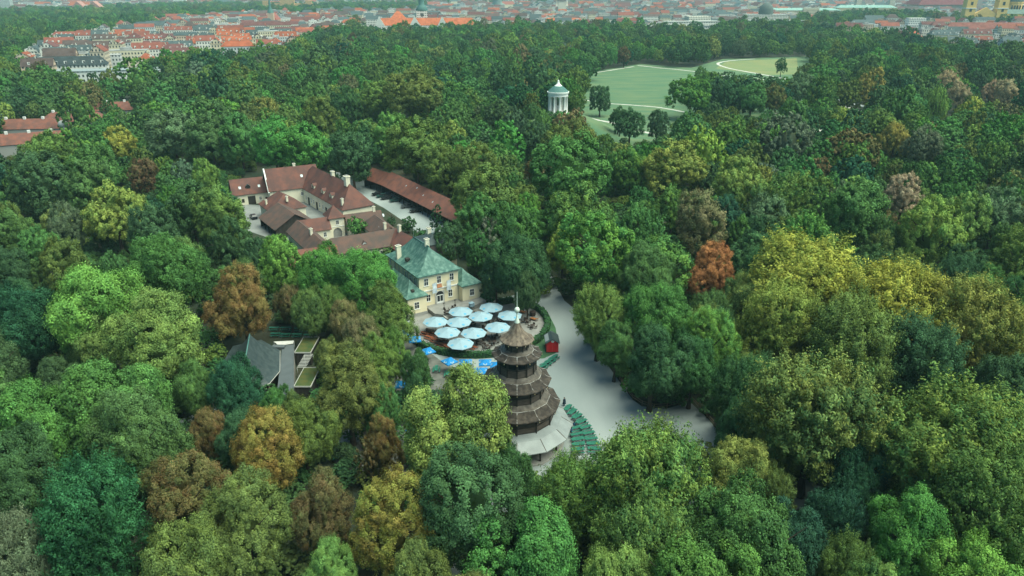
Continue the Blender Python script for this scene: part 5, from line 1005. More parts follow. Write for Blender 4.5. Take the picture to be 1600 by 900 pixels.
# ------------------------------------------------------------------ the far woods: one mass of small trees
def forest(pts, name='forest', label='far park woodland stretching from behind the farm to the city', cat='forest'):
    """pts: (x, y, z, r, kind index, tint, tint2). One point cloud object instancing a few small crowns."""
    kinds = [crown_mesh('far_crown', 210 + i, k, n, s, asp=a, var=.4, nv_=.22, upw=.10, tl=13, ts=.9) for i, (k, n, s, a) in enumerate([('round', 11000, .55, 1.0), ('round', 11000, .55, 1.0), ('round', 11000, .55, 1.0), ('spray', 11000, .55, 1.0), ('tall', 11000, .55, 1.0), ('low', 11000, .55, 1.0)])]
    me = bpy.data.meshes.new(name); n = len(pts); me.vertices.add(n); me.vertices.foreach_set('co', [c for p in pts for c in p[:3]])
    for nm, f in (('scl', lambda p: p[3] / 5.5), ('rot', lambda p: p[7]), ('sclz', lambda p: p[8])): a = me.attributes.new(nm, 'FLOAT', 'POINT'); a.data.foreach_set('value', [f(p) for p in pts])
    a = me.attributes.new('kind', 'INT', 'POINT'); a.data.foreach_set('value', [p[4] for p in pts])
    for nm, i in (('tint', 5), ('tint2', 6)): a = me.attributes.new(nm, 'FLOAT_COLOR', 'POINT'); a.data.foreach_set('color', [c for p in pts for c in (*p[i], 1.0)])
    o = bpy.data.objects.new(name, me); link(o); tag(o, label, cat, kind='stuff')
    ng = bpy.data.node_groups.new('forest', 'GeometryNodeTree'); ng.interface.new_socket('Geometry', in_out='INPUT', socket_type='NodeSocketGeometry'); ng.interface.new_socket('Geometry', in_out='OUTPUT', socket_type='NodeSocketGeometry')
    N = ng.nodes; Lk = ng.links; gi = N.new('NodeGroupInput'); go = N.new('NodeGroupOutput'); jn = N.new('GeometryNodeJoinGeometry')
    def named(nm, ty): q = N.new('GeometryNodeInputNamedAttribute'); q.data_type = ty; q.inputs[0].default_value = nm; return q
    for i, km in enumerate(kinds):
        ob = bpy.data.objects.new('far_crown', km)
        oi = N.new('GeometryNodeObjectInfo'); oi.inputs[0].default_value = ob; oi.inputs['As Instance'].default_value = True
        ip = N.new('GeometryNodeInstanceOnPoints'); Lk.new(gi.outputs[0], ip.inputs['Points']); Lk.new(oi.outputs['Geometry'], ip.inputs['Instance'])
        cmp = N.new('FunctionNodeCompare'); cmp.data_type = 'INT'; cmp.operation = 'EQUAL'; kk = named('kind', 'INT'); Lk.new(kk.outputs[0], cmp.inputs[2]); cmp.inputs[3].default_value = i; Lk.new(cmp.outputs[0], ip.inputs['Selection'])
        sc = named('scl', 'FLOAT'); sz_ = named('sclz', 'FLOAT'); cs = N.new('ShaderNodeCombineXYZ'); [Lk.new(sc.outputs[0], cs.inputs[q]) for q in (0, 1)]; Lk.new(sz_.outputs[0], cs.inputs[2]); Lk.new(cs.outputs[0], ip.inputs['Scale']); rt_ = named('rot', 'FLOAT'); cb = N.new('ShaderNodeCombineXYZ'); Lk.new(rt_.outputs[0], cb.inputs[2]); Lk.new(cb.outputs[0], ip.inputs['Rotation'])
        Lk.new(ip.outputs[0], jn.inputs[0])
    Lk.new(jn.outputs[0], go.inputs[0]); md = o.modifiers.new('forest', 'NODES'); md.node_group = ng
    return o
FP = []; R3 = random.Random(8)
def fpt(x, y, r, h, pal=None):
    px, py, q = proj(x, y, h * .7)
    if pal is None: pal = R3.choices(['mid', 'dark', 'teal', 'gtip', 'olive', 'bright', 'grey', 'ylime', 'tan', 'brown', 'olivebrown'], [9, 7, 1.5, 6, 5, 3, 1, 1, .5, .12, .6])[0]
    t1, t2, _ = PAL[pal]; j = [R3.uniform(.85, 1.15) for _ in range(3)]
    FP.append((x, y, gz(x, y) + h * .49, r, R3.randrange(6), tuple(a * b for a, b in zip(t1, j)), tuple(a * b for a, b in zip(t2, j)), R3.uniform(0, 6.28), h * .5 / 5.5))
for x, y, r, h, kind, pal in stuff_near: fpt(x, y, r, h, pal)
yv = 470.0
while yv < 3200:
    st = 7 if yv < 800 else 9 if yv < 1300 else 14; half = min(.80 * (yv * cp_ + 30) + 15, 1800); xv = -half
    while xv < half:
        x, y = xv + R3.uniform(-st / 2, st / 2), yv + R3.uniform(-st / 2, st / 2); xv += st
        bx, by, q = proj(x, y, 0)
        if by < 9 or look(CITY, bx, by) or look(FAR, bx, by):
            if R3.random() < (.30 if look(RIGHT, bx, by) else .05) * (.6 if st < 14 else 1) and by > 2: fpt(x, y, R3.uniform(4, 6.5), R3.uniform(10, 15))
            continue
        r = R3.choice([5.5, 7, 8, 9.5, 11, 12.5]) * R3.uniform(.85, 1.1); h = min(32, R3.uniform(3, 15) + 1.35 * r)
        if not near_ok(x, y, r, .78) or not clear(x, y, r, h): continue
        put_cell(x, y, r); fpt(x, y, r, h)
    yv += st
forest(FP)
UP = []; FP, keepF = UP, FP
yv = 44.0
while yv < 430:
    half = .71 * (yv * cp_ + 30) + 6; xv = -half
    while xv < half:
        x, y = xv + R3.uniform(-2.6, 2.6), yv + R3.uniform(-2.6, 2.6); xv += 5.2; r = R3.uniform(1.7, 3.4); h = R3.uniform(2.2, 5.0)
        if clear(x, y, r, h): fpt(x, y, r, h, R3.choice(['dark', 'dark', 'mid', 'olive']))
    yv += 5.2
forest(UP, 'undergrowth', 'dark shrubs and saplings filling the ground between the tree trunks', 'undergrowth')

# ------------------------------------------------------------------ the city
def tint_mat(name, attr_type, rough=.85, windows=False, tile=False):
    m = bpy.data.materials.new(name); m.use_nodes = True; n = m.node_tree.nodes; l = m.node_tree.links; b = n['Principled BSDF']; b.inputs['Roughness'].default_value = rough; b.inputs['Specular IOR Level'].default_value = .2
    a = n.new('ShaderNodeAttribute'); a.attribute_type = attr_type; a.attribute_name = 'tint'; c = a.outputs['Color']
    if tile:
        tc = n.new('ShaderNodeTexCoord'); nz = n.new('ShaderNodeTexNoise'); nz.inputs['Scale'].default_value = .25; nz.inputs['Detail'].default_value = 8; l.new(tc.outputs['Object'], nz.inputs['Vector'])
        mr = n.new('ShaderNodeMapRange'); mr.inputs[1].default_value = .3; mr.inputs[2].default_value = .7; mr.inputs[3].default_value = .7; mr.inputs[4].default_value = 1.2; l.new(nz.outputs[0], mr.inputs[0])
        v = n.new('ShaderNodeVectorMath'); v.operation = 'SCALE'; l.new(c, v.inputs[0]); l.new(mr.outputs[0], v.inputs['Scale']); c = v.outputs[0]
    if windows:
        uv = n.new('ShaderNodeUVMap'); uv.uv_map = 'uv'; sp = n.new('ShaderNodeSeparateXYZ'); l.new(uv.outputs[0], sp.inputs[0])
        def band(o, per, lo, hi):
            md = n.new('ShaderNodeMath'); md.operation = 'WRAP'; l.new(o, md.inputs[0]); md.inputs[1].default_value = per; md.inputs[2].default_value = 0
            g = n.new('ShaderNodeMath'); g.operation = 'GREATER_THAN'; l.new(md.outputs[0], g.inputs[0]); g.inputs[1].default_value = lo
            k = n.new('ShaderNodeMath'); k.operation = 'LESS_THAN'; l.new(md.outputs[0], k.inputs[0]); k.inputs[1].default_value = hi
            t = n.new('ShaderNodeMath'); t.operation = 'MULTIPLY'; l.new(g.outputs[0], t.inputs[0]); l.new(k.outputs[0], t.inputs[1]); return t.outputs[0]
        w = n.new('ShaderNodeMath'); w.operation = 'MULTIPLY'; l.new(band(sp.outputs[0], 2.7, .8, 2.0), w.inputs[0]); l.new(band(sp.outputs[1], 3.4, 1.0, 2.7), w.inputs[1])
        mx = n.new('ShaderNodeMix'); mx.data_type = 'RGBA'; l.new(w.outputs[0], mx.inputs[0]); l.new(c, mx.inputs[6]); mx.inputs[7].default_value = (.05, .06, .07, 1); c = mx.outputs[2]
    l.new(c, b.inputs['Base Color']); return m
HW, HR_ = tint_mat('house_render', 'INSTANCER', .9, windows=True), tint_mat('house_tiles', 'INSTANCER', .8, tile=True)
ROOFC = [((.27, .075, .038), 'orange-red'), ((.20, .065, .048), 'red'), ((.12, .05, .048), 'dark red'), ((.085, .06, .056), 'brown'), ((.06, .085, .09), 'dark slate'), ((.36, .36, .35), 'pale grey')]
WALLC = [((.72, .69, .62), 'white'), ((.66, .58, .42), 'cream'), ((.60, .50, .38), 'tan'), ((.55, .56, .55), 'light grey'), ((.62, .46, .34), 'pinkish')]
houses = []
def house_geo(L, W, h, rh, typ):
    wm, rm = MB(), MB(); wm.box(-L / 2, L / 2, -W / 2, W / 2, 0, h, bottom=False); o = .35
    if typ == 'flat': rm.box(-L / 2 - .1, L / 2 + .1, -W / 2 - .1, W / 2 + .1, h + .01, h + .45); rm.box(-L * .2, L * .1, -W * .2, W * .2, h + .46, h + 2.6)
    else:
        hip = W * .45 if typ == 'hip' else 0.0; A = [(-L / 2 - o, -W / 2 - o, h), (L / 2 + o, -W / 2 - o, h), (L / 2 + o, W / 2 + o, h), (-L / 2 - o, W / 2 + o, h)]; r0, r1 = (-L / 2 - o + hip, 0, h + rh), (L / 2 + o - hip, 0, h + rh)
        rm.face([A[0], A[1], r1, r0]); rm.face([A[2], A[3], r0, r1]); rm.face([A[3], A[2], A[1], A[0]])
        if hip: rm.face([A[3], A[0], r0]); rm.face([A[1], A[2], r1])
        else:
            for s, x in ((-1, -L / 2), (1, L / 2)): P = [(x, -W / 2, h), (x, W / 2, h), (x, 0, h + rh * .97)]; wm.face(P if s > 0 else P[::-1], 0, [(p[1] + 20, p[2]) for p in (P if s > 0 else P[::-1])])
    return wm, rm
def house(x, y, a, L, W, h, rh, typ, rc, wc, rg, detail):
    e = empty('town_house', (x, y, 0), a); wm, rm = house_geo(L, W, h, rh, typ); w = wm.build('wall', HW, e); w['tint'] = WALLC[wc][0]; r = rm.build('roof', HR_, e); j = rg.uniform(.85, 1.15); r['tint'] = tuple(c * j for c in ROOFC[rc][0])
    if typ != 'flat' and detail:
        for k in range(rg.choice([1, 2, 3])):
            c = MB(); cx = rg.uniform(-L * .35, L * .35); c.box(cx - .6, cx + .6, -.4, .4, h + rh * .7, h + rh + 1.6); q = c.build('chimney', HW, r); q['tint'] = (.62, .58, .5)
        nd = int(L / rg.uniform(4.5, 8))
        if rg.random() < .75:
            for s in (-1, 1):
                for k in range(nd):
                    cx = -L / 2 + L * (k + .5) / nd; c = MB(); y0 = s * W * .42; c.box(cx - .75, cx + .75, min(y0, s * W * .18), max(y0, s * W * .18), h + rh * .12, h + rh * .52); q = c.build('dormer', HW, r); q['tint'] = (.66, .64, .6)
    px, py, q = proj(x, y, h); houses.append(dict(o=e, px=px, py=py, rc=rc, wc=wc, typ=typ, L=L, x=x, y=y)); tag(e, None, 'house', 'houses of the near town')
# special buildings first: footprints block the ordinary houses
blocked = []
def block(x, y, r): blocked.append((x, y, r))
def is_blocked(x, y, r): return any((x - a) ** 2 + (y - b) ** 2 < (r + c) ** 2 for a, b, c in blocked)
HP = tint_mat('civic_render', 'INSTANCER', .9); TINTS = {}; PLAIN = [(.80, .52, .18), (.50, .42, .36), (.55, .38, .28), (.66, .60, .50), (.55, .42, .36), (.36, .30, .27), (.34, .34, .33)]
def cmat(col, rough=.8):
    if col not in TINTS: TINTS[col] = mat('civic_paint', col, rough, noise=.15, scale=.3)
    return TINTS[col]
def wbox(parent, name, col, *b):
    m = MB(); m.box(*b); o = m.build(name, HP if col in PLAIN else HW, parent); o['tint'] = col; return o
def hiproof_on(parent, x0, x1, y0, y1, z, rh, col, inset=None, name='roof'):
    i = min(x1 - x0, y1 - y0) / 2 if inset is None else inset; m = MB(); o = .5; A = [(x0 - o, y0 - o, z), (x1 + o, y0 - o, z), (x1 + o, y1 + o, z), (x0 - o, y1 + o, z)]; B = [(x0 + i - .01, y0 + i - .01, z + rh), (x1 - i + .01, y0 + i - .01, z + rh), (x1 - i + .01, y1 - i + .01, z + rh), (x0 + i - .01, y1 - i + .01, z + rh)]
    m.loft([A, B], cap0=True, cap1=True); o_ = m.build(name, HR_, parent); o_['tint'] = col; return o_
def site(name, px, py, rz, label, cat, rad, group=None): p = at(px, py, 0); block(p.x, p.y, rad); return tag(empty(name, (p.x, p.y, 0), rz), label, cat, group)
# yellow twin-towered church
YL = (.80, .52, .18); c = site('church', 1532, 42, -.12, 'yellow baroque church with two square towers and a dark dome', 'church', 75)
for s in (-1, 1):
    t = wbox(c, 'tower', YL, s * 29 - 9, s * 29 + 9, -9, 9, 0, 52); m = MB(); m.lathe([(8.5, 52), (7, 56), (7.5, 60), (4, 64), (1, 70)], 12); m.build('cap', cmat((.12, .22, .2)), t)
    for z in (14, 28, 40): m = MB(); m.box(s * 29 - 2.2, s * 29 + 2.2, -9.3, -9.05, z, z + 6); m.build('window', PANE, t)
    m = MB(); m.box(s * 29 - 10, s * 29 + 10, -10, 10, 33.5, 35); m.build('cornice', WHITE, t)
wbox(c, 'facade', YL, -19.9, 19.9, -7, 0, 0, 24); m = MB(); m.face([(-20, -7.2, 24), (20, -7.2, 24), (0, -7.2, 36)]); m.face([(20, -1, 24), (-20, -1, 24), (0, -1, 36)]); m.face([(-20, -7.2, 24), (0, -7.2, 36), (0, -1, 36), (-20, -1, 24)]); m.face([(20, -1, 24), (0, -1, 36), (0, -7.2, 36), (20, -7.2, 24)]); m.build('pediment', cmat(YL), c)
wbox(c, 'nave', YL, 20, 120, 4, 30, 0, 24); hiproof_on(c, 20, 120, 4, 30, 24.02, 8, (.12, .17, .15)); m = MB(); m.lathe([(16, 24), (16, 44), (17, 44), (16, 46)], 12, c=(70, 40), smooth=False); d_ = m.build('drum', cmat(YL), c); m = MB(); m.lathe([(17, 46), (16, 50), (13, 58), (7, 64), (2, 66), (1.5, 72), (0, 74)], 16, c=(70, 40)); m.build('dome', cmat((.07, .10, .09)), d_)
for k in range(5): m = MB(); m.box(60 + k * 5 - 1.2, 60 + k * 5 + 1.2, 22.5, 23.7, 29, 39); m.build('window', PANE, d_)
# huge maroon hall roof
c = site('opera_hall', 1466, 22, -.05, 'huge hall with steep dark maroon roof towering over the right-hand town', 'hall', 90); wbox(c, 'wall', (.55, .42, .36), -75, 75, -40, 45, 0, 26); hiproof_on(c, -82, 82, -46, 50, 26.02, 42, (.16, .035, .042), 40); wbox(c, 'stage_house', (.36, .30, .27), 76, 100, -30, 40, 0, 46)
# white-spired school church with long red roofs
RO, WH = (.45, .125, .055), (.75, .72, .66); c = site('school_block', 655, 55, .12, 'long orange-roofed white school with stepped gables and a green clock spire', 'school', 120)
wbox(c, 'wing', WH, -70, 95, 0, 16, 0, 15); hiproof_on(c, -70, 95, 0, 16, 15.02, 11, RO); wbox(c, 'pavilion', WH, -48, -18, 18, 44, 0, 22); hiproof_on(c, -48, -18, 18, 44, 22.02, 14, RO)
for x, w in ((-62, 16), (-6, 18), (38, 15)):
    g = wbox(c, 'gable_wing', WH, x - w / 2, x + w / 2, -6, -.1, 0, 15); m = MB(); m.face([(x - w / 2, -6.2, 15), (x + w / 2, -6.2, 15), (x, -6.2, 29)]); m.face([(x + w / 2, -4, 15), (x - w / 2, -4, 15), (x, -4, 29)]); m.face([(x - w / 2, -6.2, 15), (x, -6.2, 29), (x, -4, 29), (x - w / 2, -4, 15)]); m.face([(x + w / 2, -4, 15), (x, -4, 29), (x, -6.2, 29), (x + w / 2, -6.2, 15)]); m.build('gable', cmat(WH), g)
t = wbox(c, 'tower', WH, -3, 15, 22, 40, 0, 36); m = MB(); m.lathe([(9.5, 36), (10, 38), (6.5, 44), (4, 46), (5, 52), (3, 58), (1.6, 61), (2.2, 65), (.4, 74), (0, 80)], 12, c=(6, 31)); m.build('spire', COPPERB, t); m = MB(); m.face([(6 + 3 * math.cos(q * math.pi / 8), 21.9, 30 + 3 * math.sin(q * math.pi / 8)) for q in range(16)]); m.build('clock', cmat((.1, .1, .1)), t)
# palace in warm stone on the far rise, other towers
OC = (.72, .42, .17); c = site('palace', 452, 19, .02, 'warm ochre arcaded palace above the distant river woods', 'palace', 80); wbox(c, 'wing', OC, -75, 75, -8, 8, 0, 26); wbox(c, 'centre', OC, -22, 22, -14, -8.1, 0, 40); [wbox(c, 'tower', OC, s * 66 - 9, s * 66 + 9, -16, -8.1, 0, 34) for s in (-1, 1)]
c = site('church', 427, 48, .1, 'red-brick church with slender green spire amid the red roofs', 'church', 40); wbox(c, 'nave', (.55, .38, .28), -8, 8, 0, 40, 0, 18); hiproof_on(c, -8, 8, 0, 40, 18.02, 12, (.28, .09, .07)); t = wbox(c, 'tower', (.55, .38, .28), -5, 5, -10.1, -.1, 0, 30); m = MB(); m.lathe([(6, 30), (5, 33), (2.6, 38), (2, 46), (.3, 58), (0, 60)], 8); o = m.build('spire', COPPERB, t); o.location = (0, -5, 0)
c = site('church', 777, 21, .0, 'domed grey-green church amid distant pale roofs', 'church', 45); wbox(c, 'nave', (.50, .42, .36), -22, 22, -10, 40, 0, 24); hiproof_on(c, -22, 22, -10, 40, 24.02, 14, (.20, .26, .24)); m = MB(); m.lathe([(14, 24), (14, 46), (15, 48), (12, 58), (5, 66), (2, 70), (2, 76), (0, 82)], 14); m.build('dome', cmat((.26, .34, .32)), c)
c = site('gate_tower', 877, 31, .05, 'pale church tower with dark steep pyramid spire over the orange roof', 'tower', 35); t = wbox(c, 'tower', (.66, .60, .50), -9, 9, -9, 9, 0, 42); m = MB(); m.loft([[(-10, -10, 42), (10, -10, 42), (10, 10, 42), (-10, 10, 42)], [(-.2, -.2, 68), (.2, -.2, 68), (.2, .2, 68), (-.2, .2, 68)]]); m.build('spire', cmat((.13, .12, .12)), t); wbox(c, 'nave', (.66, .60, .50), -8, 8, 9.1, 50, 0, 22); hiproof_on(c, -8, 8, 9.1, 50, 22.02, 12, (.20, .12, .10)); 
for s in (-1, 1): m = MB(); m.loft([[(s * 12 - 3, -9, 30), (s * 12 + 3, -9, 30), (s * 12 + 3, -3, 30), (s * 12 - 3, -3, 30)], [(s * 12 - .1, -6.1, 44), (s * 12 + .1, -6.1, 44), (s * 12 + .1, -5.9, 44), (s * 12 - .1, -5.9, 44)]]); q = m.build('pinnacle', cmat((.66, .60, .50)), t)
c = site('apartment_house', 880, 46, .05, 'long low house with orange-red roof in front of the dark-spired tower', 'house', 45); wbox(c, 'wall', WH, -38, 38, -8, 8, 0, 12); hiproof_on(c, -38, 38, -8, 8, 12.02, 8, RO)
c = site('office_block', 1080, 60, .16, 'white modern office block with ribbon windows behind the meadow trees', 'office block', 70); wbox(c, 'wall', (.70, .68, .62), -70, 60, 0, 24, 0, 18); wbox(c, 'upper_floor', (.70, .68, .62), -40, 45, 4, 20, 18.3, 24); wbox(c, 'stair_tower', (.70, .66, .56), 10, 46, 40, 58, 0, 30); m = MB(); m.box(-71, 61, -1, 25, 18.01, 18.29); m.box(-41, 46, 3, 21, 24.01, 24.4); m.build('roof', cmat((.5, .5, .48)), c)
c = site('government_building', 1200, 48, -.06, 'pale stone government building with dark dome behind the woods', 'building', 70); wbox(c, 'wing', (.66, .62, .54), -60, 70, 0, 22, 0, 17); wbox(c, 'hall', (.66, .62, .54), -34, 40, 30, 60, 0, 26); m = MB(); m.lathe([(13, 26), (13, 34), (11, 40), (5, 45), (0, 46)], 14, c=(4, 45)); m.build('dome', cmat((.09, .12, .11)), c); m = MB(); m.box(-61, 71, -1, 23, 17.01, 17.5); m.box(-35, 41, 29, 61, 26.01, 26.4); m.build('roof', cmat((.42, .44, .42)), c)
c = site('museum', 1265, 32, -.04, 'long pale museum wing with flat green copper roof', 'museum', 90); wbox(c, 'wall', (.62, .52, .36), -110, 70, 0, 30, 0, 22); hiproof_on(c, -110, 70, 0, 30, 22.02, 5, (.22, .36, .32)); wbox(c, 'portico', (.66, .56, .40), -20, 16, -8, -.1, 0, 27)
c = site('museum', 1352, 30, -.04, 'yellowish palace front with row of arched windows under a green roof', 'palace', 80); wbox(c, 'wall', (.74, .62, .40), -72, 72, 0, 26, 0, 26); hiproof_on(c, -72, 72, 0, 26, 26.02, 6, (.22, .36, .32))
for px, py, hgt, lb in ((1338, 20, 62, 'open scaffolding-like pale tower above the arched palace, nearer the museum'), (1390, 19, 58, 'slim pale tower to the maroon hall side of the arched palace')):
    c = site('clock_tower', px, py, 0, lb, 'tower', 20); t = wbox(c, 'tower', (.66, .58, .46), -8, 8, -8, 8, 0, hgt); m = MB(); m.loft([[(-8.5, -8.5, hgt), (8.5, -8.5, hgt), (8.5, 8.5, hgt), (-8.5, 8.5, hgt)], [(-1, -1, hgt + 20), (1, -1, hgt + 20), (1, 1, hgt + 20), (-1, 1, hgt + 20)]]); m.build('spire', COPPERB, t)
c = site('high_rise', 7, 24, .3, 'pale concrete high-rise slab at the edge of the distant town', 'high-rise', 60); wbox(c, 'wall', (.42, .44, .42), -30, 24, -14, 14, 0, 75); wbox(c, 'podium', (.6, .6, .57), 24.1, 150, -10, 10, 0, 14)
c = site('long_hall', 140, 23, .06, 'white-gabled twin-roofed hall beyond the far wood', 'hall', 45)
for s in (-1, 1): w = wbox(c, 'wall', WH, s * 22 - 20, s * 22 + 20, -12, 12, 0, 16); m = MB(); x = s * 22; m.face([(x - 21, -13, 16), (x + 21, -13, 16), (x, -13, 36)]); m.face([(x - 21, -13, 16), (x, -13, 36), (x, 13, 36), (x - 21, 13, 16)]); m.face([(x + 21, 13, 16), (x, 13, 36), (x, -13, 36), (x + 21, -13, 16)]); m.face([(x + 21, 13, 16), (x - 21, 13, 16), (x, 13, 36)]); q = m.build('roof', HR_, w); q['tint'] = (.40, .20, .17)
# long white factory shed with arched roof and barracks
c = site('apartment_block', 168, 142, .30, 'white flat-roofed apartment block at the wood edge of the near town', 'apartment block', 30); wbox(c, 'wall', (.70, .70, .66), -38, 38, -8, 8, 0, 15); wbox(c, 'wing', (.70, .68, .60), 26, 40, -17, -8.1, 0, 15); m = MB(); m.box(-38.4, 38.4, -8.4, 8.4, 15.01, 15.6); m.box(25.8, 40.4, -17.3, -8.5, 15.02, 15.5); m.build('roof', cmat((.25, .29, .30)), c)
c = site('apartment_house', 110, 127, .36, 'long white house with dark slate mansard roof and a row of pale dormers', 'house', 24); wbox(c, 'wall', (.72, .70, .64), -30, 30, -7, 7, 0, 13); hiproof_on(c, -30, 30, -7, 7, 13.02, 6.5, (.04, .055, .06), 5)
for k in range(9): wbox(c, 'dormer', (.7, .7, .66), -27 + k * 6.6, -25 + k * 6.6, -6.2, -4, 13.6, 16.4)
c = site('office_block', 1405, 56, -.08, 'large white building with set-back upper storey in the right-hand town', 'office block', 45); wbox(c, 'wall', (.72, .71, .67), -45, 45, -9, 9, 0, 16); wbox(c, 'upper_floor', (.72, .71, .67), 8, 34, -7, 7, 16.3, 27); m = MB(); m.box(-45.3, 45.3, -9.3, 9.3, 16.01, 16.29); m.build('roof', cmat((.4, .42, .42)), c)
c = site('apartment_house', 1423, 74, .2, 'house with bright orange hipped roof standing apart at the wood edge', 'house', 18); wbox(c, 'wall', (.70, .60, .46), -11, 11, -9, 9, 0, 11); hiproof_on(c, -11, 11, -9, 9, 11.02, 9, (.36, .09, .045))
c = site('apartment_house', 1535, 60, -.06, 'very long white house with red-brown roof below the yellow church', 'house', 62); wbox(c, 'wall', (.74, .72, .66), -60, 60, -8, 8, 0, 14); hiproof_on(c, -60, 60, -8, 8, 14.02, 9, (.22, .075, .06))
c = site('arched_hall', 262, 86, .25, 'white hall with big arched roof amid the orange roofs', 'hall', 24); w = wbox(c, 'wall', WH, -14, 14, -16, 16, 0, 9); m = MB(); m.loft([[(14.3 * math.cos(i * math.pi / 10), y, 9.02 + 6 * math.sin(i * math.pi / 10)) for i in range(11)] for y in (-16.2, 16.2)], closed=False); m.build('roof', cmat((.22, .26, .27)), w); m = MB(); m.face([(14 * math.cos(i * math.pi / 10), -16.1, 9 + 5.8 * math.sin(i * math.pi / 10)) for i in range(11)]); m.build('front', cmat(WH), w)
for px, py, rz, L, W_, lb in ((26, 240, .42, 52, 13, 'long red-roofed barrack at the picture edge, lowest of the row'), (52, 214, .10, 34, 13, 'long red-roofed barrack with white wall behind the lowest one'), (122, 202, .05, 34, 12, 'long red-roofed barrack beside the white dish'), (188, 184, .28, 40, 12, 'long red-roofed barrack farthest up the row, under trees')):
    p = at(px, py, 0); r = empty('barrack', (p.x, p.y, 0), rz); tag(r, lb, 'barrack', 'long barracks beyond the wood'); block(p.x, p.y, 20)
    w = wbox(r, 'wall', (.34, .34, .33), -L / 2, L / 2, -W_ / 2, W_ / 2, 0, 5.2); wm, rm = house_geo(L, W_, 5.22, 4.2, 'hip'); q = rm.build('roof', TILE3, r)
    for k in range(int(L / 9)): m = MB(); x = -L / 2 + 6 + k * 9; m.box(x - .6, x + .6, -.5, .5, 8.6, 10.4); m.build('chimney', WHITE, q)
p = at(99, 196, 8); r = empty('satellite_dish', (p.x, p.y, 0)); tag(r, 'round white satellite dish on a mast by the barracks', 'satellite dish'); m = MB(); m.tube((0, 0, 0), (0, 0, 8), .3); m.build('mast', STEEL, r); m = MB(); m.lathe([(0, .9), (1.3, .5), (2.3, 0), (2.25, 0.02), (1.3, .58), (0, 1.0)], 18); q = m.build('dish', WHITE, r); q.location = (0, 0, 8.6); q.rotation_euler = (2.0, 0, .5)
# streets of houses
RH = random.Random(21); spots = []
def streets(poly, ang, rowd, y0, y1, lo=14, hi=36, wts=(5, 4, 4, 3, 3, 2), gap=.3, big=1.0, sparse=.08):
    M = mask([poly]); ca, sa = math.cos(ang), math.sin(ang); half = .8 * y1
    rows = int(2 * half / rowd); 
    for i in range(-rows, rows):
        v = i * rowd; u = -2.2 * half
        while u < 2.2 * half:
            L = RH.uniform(lo, hi) * big; x, y = ca * (u + L / 2) - sa * v, sa * (u + L / 2) + ca * v; u += L + (RH.uniform(2, 12) if RH.random() < gap else .3)
            if not y0 < y < y1: continue
            px, py, q = proj(x, y, 0)
            if not (-120 < px < 1720) or not look(M, px, py) or is_blocked(x, y, L * .4) or RH.random() < sparse: continue
            W_ = RH.uniform(10.5, 13.5) * (1 if big == 1 else 1.3); h = RH.choice([8, 12, 14, 16, 18, 21]) ; rc = RH.choices(range(6), wts)[0]; typ = 'flat' if rc == 5 else RH.choices(['gable', 'hip'], [4, 1])[0]
            turn = RH.random() < .3; spots.append((y, (x, y, ang + (math.pi / 2 if turn else 0) + RH.uniform(-.03, .03), min(L, 20) if turn else L, W_, h, W_ * RH.uniform(.32, .52), typ, rc, RH.choices(range(5), (6, 4, 2, 2, 1))[0])))
streets(CITY1, .32, 23, 560, 1900, wts=(3, 4, 5, 4, 5, 5), gap=.5, sparse=.12); streets(CITY3, -.10, 26, 800, 1500, wts=(2, 3, 4, 2, 3, 4), gap=.5, sparse=.42)
streets(CITY2, .08, 30, 1050, 2300, wts=(.9, 1.6, 3, 3, 4, 9), gap=.4, sparse=.15); streets(CITY4, .15, 44, 1900, 4200, 20, 60, (.6, 1, 2, 3, 3, 8), .6, 1.3)
spots = [s for s in spots]; spots.sort(key=lambda s: s[0]); near_s = spots[:300]; far_s = [s[1] for s in spots[300:]]
for k, (d_, s) in enumerate(near_s): house(*s, RH, d_ < 1000)
yv = 2300.0
while yv < 4700:
    st = 46 if yv < 3200 else 62; half = .76 * yv; xv = -half
    while xv < half:
        x, y = xv + RH.uniform(-14, 14), yv + RH.uniform(-14, 14); xv += st
        px, py, q = proj(x, y, 0)
        if py > 24 or (px < 670 and py > 12) or is_blocked(x, y, 25) or RH.random() < .16: continue
        rc = RH.choices(range(6), (.5, 1.4, 3, 3, 3, 9))[0]; W_ = RH.uniform(12, 24); far_s.append((x, y, RH.choice([.1, .1, .1 + math.pi / 2, .5]) + RH.uniform(-.1, .1), RH.uniform(20, 52), W_, RH.choice([12, 14, 16, 18, 18, 22, 26 if RH.random() < .15 else 16]), W_ * .4, 'flat' if rc == 5 else 'gable', rc, RH.choices(range(5), (7, 4, 2, 3, 1))[0]))
    yv += st
big = MB(); cols = []
for x, y, a, L, W_, h, rh, typ, rc, wc in far_s:
    wm, rm = house_geo(L, W_, h, rh, typ); ca, sa = math.cos(a), math.sin(a); j = RH.uniform(.8, 1.2)
    for g, mi, col in ((wm, 0, WALLC[wc][0]), (rm, 1, ROOFC[rc][0])):
        b = len(big.v); big.v += [(x + ca * p[0] - sa * p[1], y + sa * p[0] + ca * p[1], p[2]) for p in g.v]; big.f += [tuple(i + b for i in f) for f in g.f]; big.m += [mi] * len(g.f); big.uv += g.uv; big.smooth += g.smooth; cols += [(*(c * j for c in col), 1.0)] * len(g.f)
o = big.build('distant_city', [tint_mat('far_render', 'GEOMETRY', .9, windows=True), tint_mat('far_tiles', 'GEOMETRY', .8)]); ca_ = o.data.attributes.new('tint', 'FLOAT_COLOR', 'FACE'); ca_.data.foreach_set('color', [c for k in cols for c in k]); tag(o, 'countless small pale and red roofs of the distant city up to the horizon', 'city', kind='stuff')

